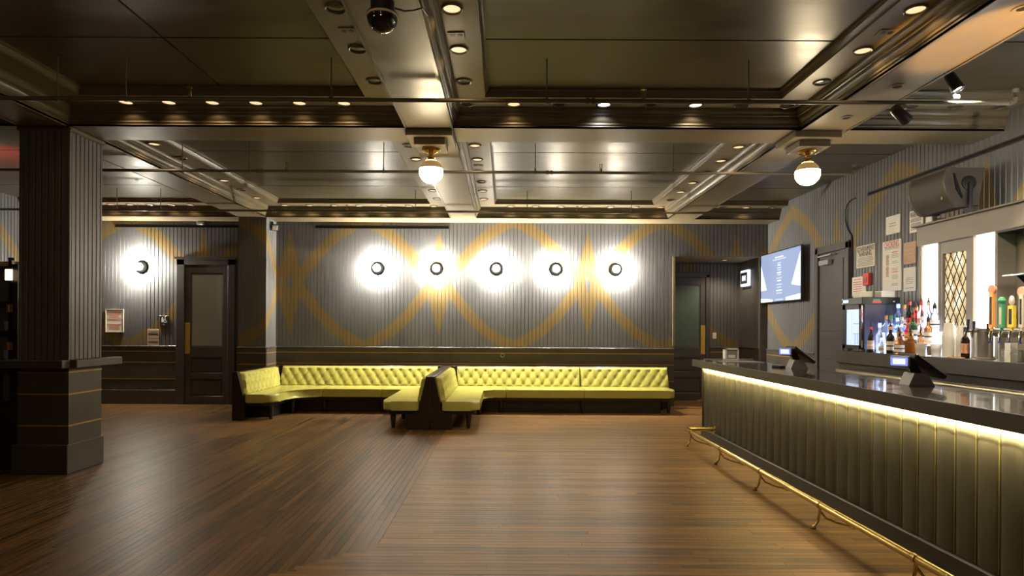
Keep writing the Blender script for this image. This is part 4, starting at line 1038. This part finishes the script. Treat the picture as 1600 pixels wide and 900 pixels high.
t = thing('added_uplight', 'added cool light strip on top of the back bar washing the wall', 'light strip', (5.1, 5.0, fz1+.0205))  # unseen strip added to wash the wall above the back bar
MB().box(-.012, .012, -1.4, 1.35, 0, .014).build('strip_base', 'grey', t); MB().box(-.009, .009, -1.4, 1.35, .014, .02).build('strip_light', 'uplightfill', t)
# glass door cooler on the counter
o = (4.72, 8.15, KZ)
t = thing('glass_door_cooler', 'small black glass door cooler glowing blue on back counter', 'cooler', o)
cz = KZ+.035
MB().box(4.53, 4.95, 7.92, 8.38, cz, cz+.57).build('cabinet', 'purple', t, o)
MB().box(4.49, 4.97, 7.90, 8.40, cz+.57, cz+.66, .006).build('header', 'plastic', t, o)
d = MB().box(4.50, 4.53, 7.93, 7.99, cz, cz+.57).box(4.50, 4.53, 8.31, 8.38, cz, cz+.57).box(4.50, 4.53, 7.93, 8.38, cz+.51, cz+.57).box(4.50, 4.53, 7.93, 8.38, cz, cz+.05).build('door', 'plastic', t, o)
MB().box(4.518, 4.524, 7.99, 8.31, cz+.05, cz+.51).build('lit_glass', 'fridge', d, o)
MB().box(4.516, 4.519, 7.99, 8.15, cz+.32, cz+.328).box(4.516, 4.519, 7.99, 8.15, cz+.19, cz+.198).box(4.516, 4.519, 8.00, 8.01, cz+.06, cz+.19).box(4.516, 4.519, 8.05, 8.06, cz+.06, cz+.19).box(4.516, 4.519, 8.10, 8.11, cz+.06, cz+.19).build('wire_rack', 'fridged', d, o)
MB().box(4.495, 4.515, 7.925, 7.935, cz+.02, cz+.56).build('door_handle', 'chrome', d, o)
for x in (4.56, 4.92):
    for y in (7.96, 8.34): MB().cyl((x, y, KZ), (x, y, cz), .018, seg=10).build('foot', 'plastic', t, o)
MB().box(4.62, 4.73, 7.897, 7.90, cz+.585, cz+.612).build('red_badge', 'ledred', t, o); MB().box(4.63, 4.715, 7.897, 7.90, cz+.614, cz+.632).build('green_badge', 'ledgreen', t, o)
MB().box(4.486, 4.49, 8.22, 8.34, cz+.60, cz+.635).build('blue_led', 'blueglow', t, o); MB().box(4.486, 4.49, 8.355, 8.37, cz+.64, cz+.65).box(4.486, 4.49, 8.355, 8.37, cz+.585, cz+.595).build('yellow_led', 'ledyel', t, o)
MB().box(4.88, 4.90, 7.897, 7.90, cz+.60, cz+.61).build('dial', 'white', t, o)
for i, (x, y) in enumerate(((4.62, 8.12), (4.82, 7.98))):
    t = thing('napkin_stack', ('left' if i == 0 else 'right')+' stack of white napkins on top of the glass door cooler', 'napkins', (x, y, cz+.6605), group='napkin stacks on the cooler')
    for k in range(5): MB().box(-.085, .085, -.075, .075, k*.016, k*.016+.0145, .003).build('napkin_pack', 'napkin', t)

# lit bottle steps
o = (4.75, 7.4, KZ)
t = thing('bottle_steps', 'stepped bottle display glowing blue white beside the cooler', 'display stand', o)
SY0, SY1 = 6.93, 7.88
for i, (x0, x1, z0, z1) in enumerate(((4.66, 4.79, KZ, KZ+.13), (4.79, 4.97, KZ, KZ+.26))):
    MB().box(x0, x1, SY0, SY1 if i else SY1, z0, z1).build('step', 'step', t, o)
    MB().box(x0-.003, x0, SY0, SY1, z1-.012, z1+.002).build('edge_trim', 'chrome', t, o)
def bottle(x, y, z, h, r, glass, cap, lab, label, square=False, pour=True, neck=.34):
    h *= 1.10; r *= 1.08
    t = thing('bottle', label, 'bottle', (x, y, z), random.uniform(-.6, .6), group='liquor bottles beside the cooler')
    nr = r*.36; sh = h*(1-neck)
    prof = [(0, 0), (r*.92, 0), (r, .008), (r, sh*.86), (r*.93, sh*.93), (r*.6, sh*1.02), (nr*1.1, sh*1.12), (nr, sh*1.2), (nr, h*.97), (nr*1.25, h*.975), (nr*1.25, h), (0, h)]
    b = MB().lathe(prof, seg=4 if square else 16)
    if square: bmesh.ops.rotate(b.bm, cent=(0, 0, 0), matrix=Matrix.Rotation(PI/4, 3, 'Z'), verts=b.bm.verts)
    b.build('glass_body', G[glass], t)
    if lab:
        lm = MB().lathe([(r*1.012, sh*.18), (r*1.012, sh*.68)], seg=4 if square else 16)
        if square: bmesh.ops.rotate(lm.bm, cent=(0, 0, 0), matrix=Matrix.Rotation(PI/4, 3, 'Z'), verts=lm.bm.verts)
        lm.build('label', lab, t)
        # small dark print band, no words legible
        pm_ = MB().lathe([(r*1.016, sh*.38), (r*1.016, sh*.46)], seg=4 if square else 16)
        if square: bmesh.ops.rotate(pm_.bm, cent=(0, 0, 0), matrix=Matrix.Rotation(PI/4, 3, 'Z'), verts=pm_.bm.verts)
        pm_.build('print_band', 'ink' if lab in ('cream', 'paper', 'orange') else 'cream', t)
    MB().cyl((0, 0, h*.86), (0, 0, h*1.005), nr*1.18, seg=12).build('neck_foil', cap, t)  # blue foils emit: a glow put into the material, no lamp inside
    if pour: MB().cyl((0, 0, h), (0, 0, h+.02), nr*.9, nr*.6, seg=10).tube([(0, 0, h+.02), (-.002, .002, h+.045), (-.006, .006, h+.068)], [.006, .005, .004], 6).build('pourer', 'plastic', t)
T0, T1, T2 = KZ+.0005, KZ+.1305, KZ+.2605
BL = [
 (4.56, 7.83, T0, .30, .034, 'dark', 'red', 'tan', 'black bottle with red neck nearest the cooler door', 0),
 (4.57, 7.66, T0, .33, .040, 'frostb', 'blueglow', None, 'tall frosted pale bottle beside the black bottle', 0),
 (4.53, 7.56, T0, .17, .027, 'clear', 'blueglow', 'cream', 'short clear bottle with cream label in the front row', 0),
 (4.59, 7.48, T0, .30, .042, 'dark', 'orange', 'cream', 'dark bottle with cream label in front of clear bottles', 0),
 (4.61, 7.36, T0, .24, .042, 'brown', 'orange', 'cream', 'squat amber bottle half hidden in the front row', 0),
 (4.56, 7.25, T0, .22, .054, 'brown', 'chrome', 'cream', 'wide square amber bottle with large cream label', 1),
 (4.60, 7.13, T0, .25, .036, 'brown', 'ink', 'yellowp', 'amber bottle with yellow label in the front row', 0),
 (4.55, 7.04, T0, .23, .056, 'brown', 'brass', None, 'round bellied amber decanter at right front of bottles', 0),
 (4.62, 6.975, T0, .26, .030, 'brown', 'brass', 'tan', 'slim amber bottle last at right in the front row', 0),
 (4.72, 7.78, T1, .30, .040, 'clear', 'orange', None, 'clear bottle with orange neck on the middle step', 0),
 (4.72, 7.68, T1, .30, .040, 'clear', 'greenp', None, 'clear bottle with green neck on the middle step', 0),
 (4.73, 7.57, T1, .27, .038, 'blue', 'blueglow', None, 'pale blue bottle on the middle step', 0),
 (4.72, 7.47, T1, .28, .036, 'clear', 'white', 'paper', 'clear bottle with white label on the middle step', 0),
 (4.73, 7.36, T1, .22, .040, 'redg', 'orange', 'orange', 'red bottle with orange label on the middle step', 0),
 (4.71, 7.25, T1, .31, .043, 'green', 'red', 'cream', 'tall green bottle with cream label and red neck', 0),
 (4.73, 7.13, T1, .28, .038, 'clear', 'white', 'paper', 'clear bottle with white band right of green bottle', 0),
 (4.73, 7.02, T1, .26, .036, 'brown', 'ink', 'cream', 'amber bottle with cream label at right of middle step', 0),
 (4.87, 7.78, T2, .31, .042, 'blue', 'blueglow', None, 'blue tinted bottle leftmost on the top step', 0),
 (4.88, 7.67, T2, .30, .036, 'clear', 'orange', 'paper', 'clear bottle with orange foil on the top step', 0),
 (4.87, 7.56, T2, .34, .036, 'dark', 'red', 'red', 'dark tall bottle with red label on top step', 0),
 (4.88, 7.46, T2, .27, .048, 'redg', 'woodh', None, 'bright red liqueur bottle with wooden stopper on top step', 0),
 (4.87, 7.35, T2, .33, .038, 'pinkg', 'red', 'pink', 'pink bottle with red neck on the top step', 0),
 (4.88, 7.24, T2, .32, .042, 'blue', 'white', None, 'pale blue bottle rightmost before the lit panel', 0),
 (4.87, 7.12, T2, .28, .044, 'clear', 'ink', 'paper', 'clear wide bottle at right end of top step', 0),
]
for b in BL: bottle(*b[:9], square=bool(b[9]))

# cups, drinks and taps further along the counter
cupm = MB().lathe([(0, 0), (.031, 0), (.045, .115), (.047, .118), (.043, .115), (.029, .004), (0, .004)], seg=20).mesh('cup'); cupm.materials.append(M['cup'])
def cupstack(x, y, n, label, z=KZ+.0005):
    t = thing('cup_stack', label, 'cups', (x, y, z), group='stacks of plastic cups on the back counter')
    for k in range(n):
        # upside-down nested cups
        c = link('cup', cupm, t, (0, 0, .142+k*.0135)); c.rotation_euler = (PI, 0, 0); c.scale = (1.4, 1.4, 1.2)
cupstack(4.66, 6.59, 17, 'tall stack of milky plastic cups in front of the leaded glass')
cupstack(4.71, 6.455, 15, 'shorter stack of milky plastic cups right of the tall stack')
def tub(x, y, w, h, m, label, inner=None, lo=0):
    t = thing('tub', label, 'container', (x, y, KZ+.0005), group='plastic tubs on the back counter')
    MB().lathe([(0, 0), (w*.85, 0), (w, h), (w*1.05, h+.004), (w*.95, h), (w*.82, .006), (0, .006)], seg=20).build('tub_wall', m, t)
    MB().lathe([(0, h*.3), (w*.86, h*.3), (w*.9, h*.62), (w*.5, h*.68), (0, h*.72)], seg=16).build('contents', inner or 'cup', t)
lime = mat('lime_wedges', (.28, .36, .10), .5, noise=.5, nscale=(60, 60, 60), bump=.3)
tub(4.56, 6.89, .055, .13, 'cup', 'clear tub of lime wedges in front of the left lit panel', lime)
tub(4.60, 6.70, .052, .13, 'cup', 'white plastic tub left of the tall cup stack')
t = thing('drink_glass', 'glass of orange drink between the two tubs', 'drink', (4.60, 6.80, KZ+.0005))
MB().lathe([(0, 0), (.026, 0), (.034, .14), (.031, .14), (.024, .006), (0, .006)], seg=18).build('tumbler', G['clear'], t); MB().lathe([(0, .008), (.023, .008), (.029, .11), (0, .112)], seg=18).build('drink', mat('orange_drink', (.75, .28, .05), .2, noise=.4, nscale=(40, 40, 40)), t)
random.seed(5)
def wine(x, y, label):
    t = thing('wine_bottle', label, 'bottle', (x, y, KZ+.0005), group='wine bottles beside the beer tower')
    MB().lathe([(0, 0), (.036, 0), (.038, .01), (.038, .18), (.03, .205), (.016, .225), (.0145, .30), (.017, .302), (.017, .312), (0, .312)], seg=18).build('glass_body', G['dark'], t)
    MB().lathe([(.0385, .05), (.0385, .15)], seg=18).build('label', mat('wine_label', (.45, .22, .12), .5, noise=.3, nscale=(60, 60, 90)), t)
    MB().cyl((0, 0, .25), (0, 0, .314), .0172, seg=14).build('foil', 'ink', t)
wine(4.64, 6.33, 'dark wine bottle right of the plastic cup stacks'); wine(4.78, 6.36, 'second dark wine bottle just behind the first one')
t = thing('bottle_mat', 'thin wooden board under the wine bottles', 'board', (4.62, 6.33, KZ)); t.location.z = KZ
# (board omitted below bottles: keep it beside them)
MB().box(-.10, -.045, -.09, .09, .0003, .012, .003).build('board', 'woodh', t); MB().box(-.102, -.10, -.03, .03, .002, .010).build('board_edge', 'woodh', t)
# beer tower
o = (4.66, 6.12, KZ)
t = thing('beer_tower', 'polished steel cylindrical beer tower on the back counter', 'beer tower', o)
MB().lathe([(0, 0), (.098, 0), (.098, .015), (.083, .02), (.083, .285), (.088, .29), (.088, .30), (.05, .315), (0, .32)], seg=32).build('column', 'steel', t)
for k, a in enumerate((140, 195, 250)):
    c, s = math.cos(math.radians(a)), math.sin(math.radians(a))
    f = MB().cyl((c*.080, s*.080, .275), (c*.12, s*.12, .275), .014, seg=12).tube([(c*.12, s*.12, .285), (c*.135, s*.135, .26), (c*.14, s*.14, .21)], [.016, .013, .009], 10).build('faucet', 'chrome', t)
    MB().cyl((c*.12, s*.12, .285), (c*.115, s*.115, .39-.02*k), .010, .013, seg=10).build('tap_handle', 'black', f)
# tap wall with handles
o = (4.68, 5.3, KZ)
t = thing('tap_rail', 'steel tap rail with a row of faucets and tall handles', 'beer taps', o)
for yy in (5.94, 4.5): MB().cyl((4.70, yy, KZ), (4.70, yy, KZ+.26), .03, seg=18).build('support_post', 'steel', t, o)
MB().cyl((4.70, 4.4, KZ+.26), (4.70, 6.0, KZ+.26), .042, seg=18).build('rail_tube', 'steel', t, o)
hs = ['orange', 'greenp', 'yellowp', 'cream', 'paper', 'woodh', 'red', 'yellowp']
for k in range(10):
    y = 5.93-k*.115
    f = MB().cyl((4.66, y, KZ+.26), (4.60, y, KZ+.26), .015, seg=12).tube([(4.60, y, KZ+.275), (4.585, y, KZ+.24), (4.58, y, KZ+.18)], [.019, .015, .009], 10).build('faucet', 'chrome', t, o)
    MB().cyl((4.58, y, KZ+.165), (4.58, y, KZ+.185), .012, seg=10).build('blue_cap', 'blueglow' if False else mat('blue_cap', (.02, .06, .35), .4, noise=.05), f, o)
    m = hs[k % len(hs)]; hh = (.34, .22, .20, .30, .22)[k % 5]; ww = (.026, .024, .034, .022, .03)[k % 5]
    h = MB().cyl((4.60, y, KZ+.28), (4.60, y, KZ+.31), .013, seg=10).prism([(y-ww, KZ+.31), (y+ww, KZ+.31), (y+ww*.85, KZ+.31+hh), (y-ww*.85, KZ+.31+hh)], 4.585, 4.615, axis='X').build('tap_handle', m, f, o)
    if k % 5 in (0, 3): MB().lathe([(0, 0), (.045, 0), (.045, .022), (0, .022)], (4.611, y, KZ+.31+hh+.02), 20, 'X', -1).build('handle_medallion', 'pink' if k % 5 == 0 else 'tan', f, o)
    elif k % 5 == 1: MB().lathe([(0, 0), (.028, .01), (.034, .03), (.02, .06), (0, .065)], (4.60, y, KZ+.31+hh), 14).build('handle_crown', 'greenp', f, o)
    elif k % 5 == 2: MB().lathe([(.012, 0), (.024, .03), (.02, .07), (.008, .09), (0, .09)], (4.60, y, KZ+.31+hh), 14).build('handle_crown', 'cream', f, o)
    else: MB().prism([(y-.03, KZ+.31+hh), (y+.03, KZ+.31+hh), (y+.02, KZ+.36+hh), (y-.02, KZ+.36+hh)], 4.588, 4.612, axis='X').build('handle_crown', 'tan', f, o)
    MB().box(4.5835, 4.585, y-ww*.5, y+ww*.5, KZ+.34, KZ+.31+hh*.85).build('handle_emblem', 'ink' if m in ('orange', 'yellowp', 'cream', 'paper') else 'cream', f, o)
t = thing('coaster_stack', 'stack of small white coasters below the beer taps', 'coasters', (4.53, 5.62, KZ+.0005))
for k in range(15): MB().box(-.032, .032, -.032, .032, k*.0115, k*.0115+.0095).build('coaster', 'paper', t).rotation_euler = (0, 0, random.uniform(-.06, .06))
t = thing('drip_box', 'grey patterned metal box under the beer taps', 'drip tray', (4.66, 5.55, KZ+.0005))
MB().box(-.06, .10, -.30, .28, 0, .115, .004).build('box', mat('etched_metal', (.20, .18, .15), .4, metal=.6, noise=.5, nscale=(40, 40, 40), bump=.3), t)
m = MB()
for k in range(9): m.box(-.063, -.06, -.28+k*.06, -.25+k*.06, .02, .095)
m.build('etched_strip', 'steel', t)
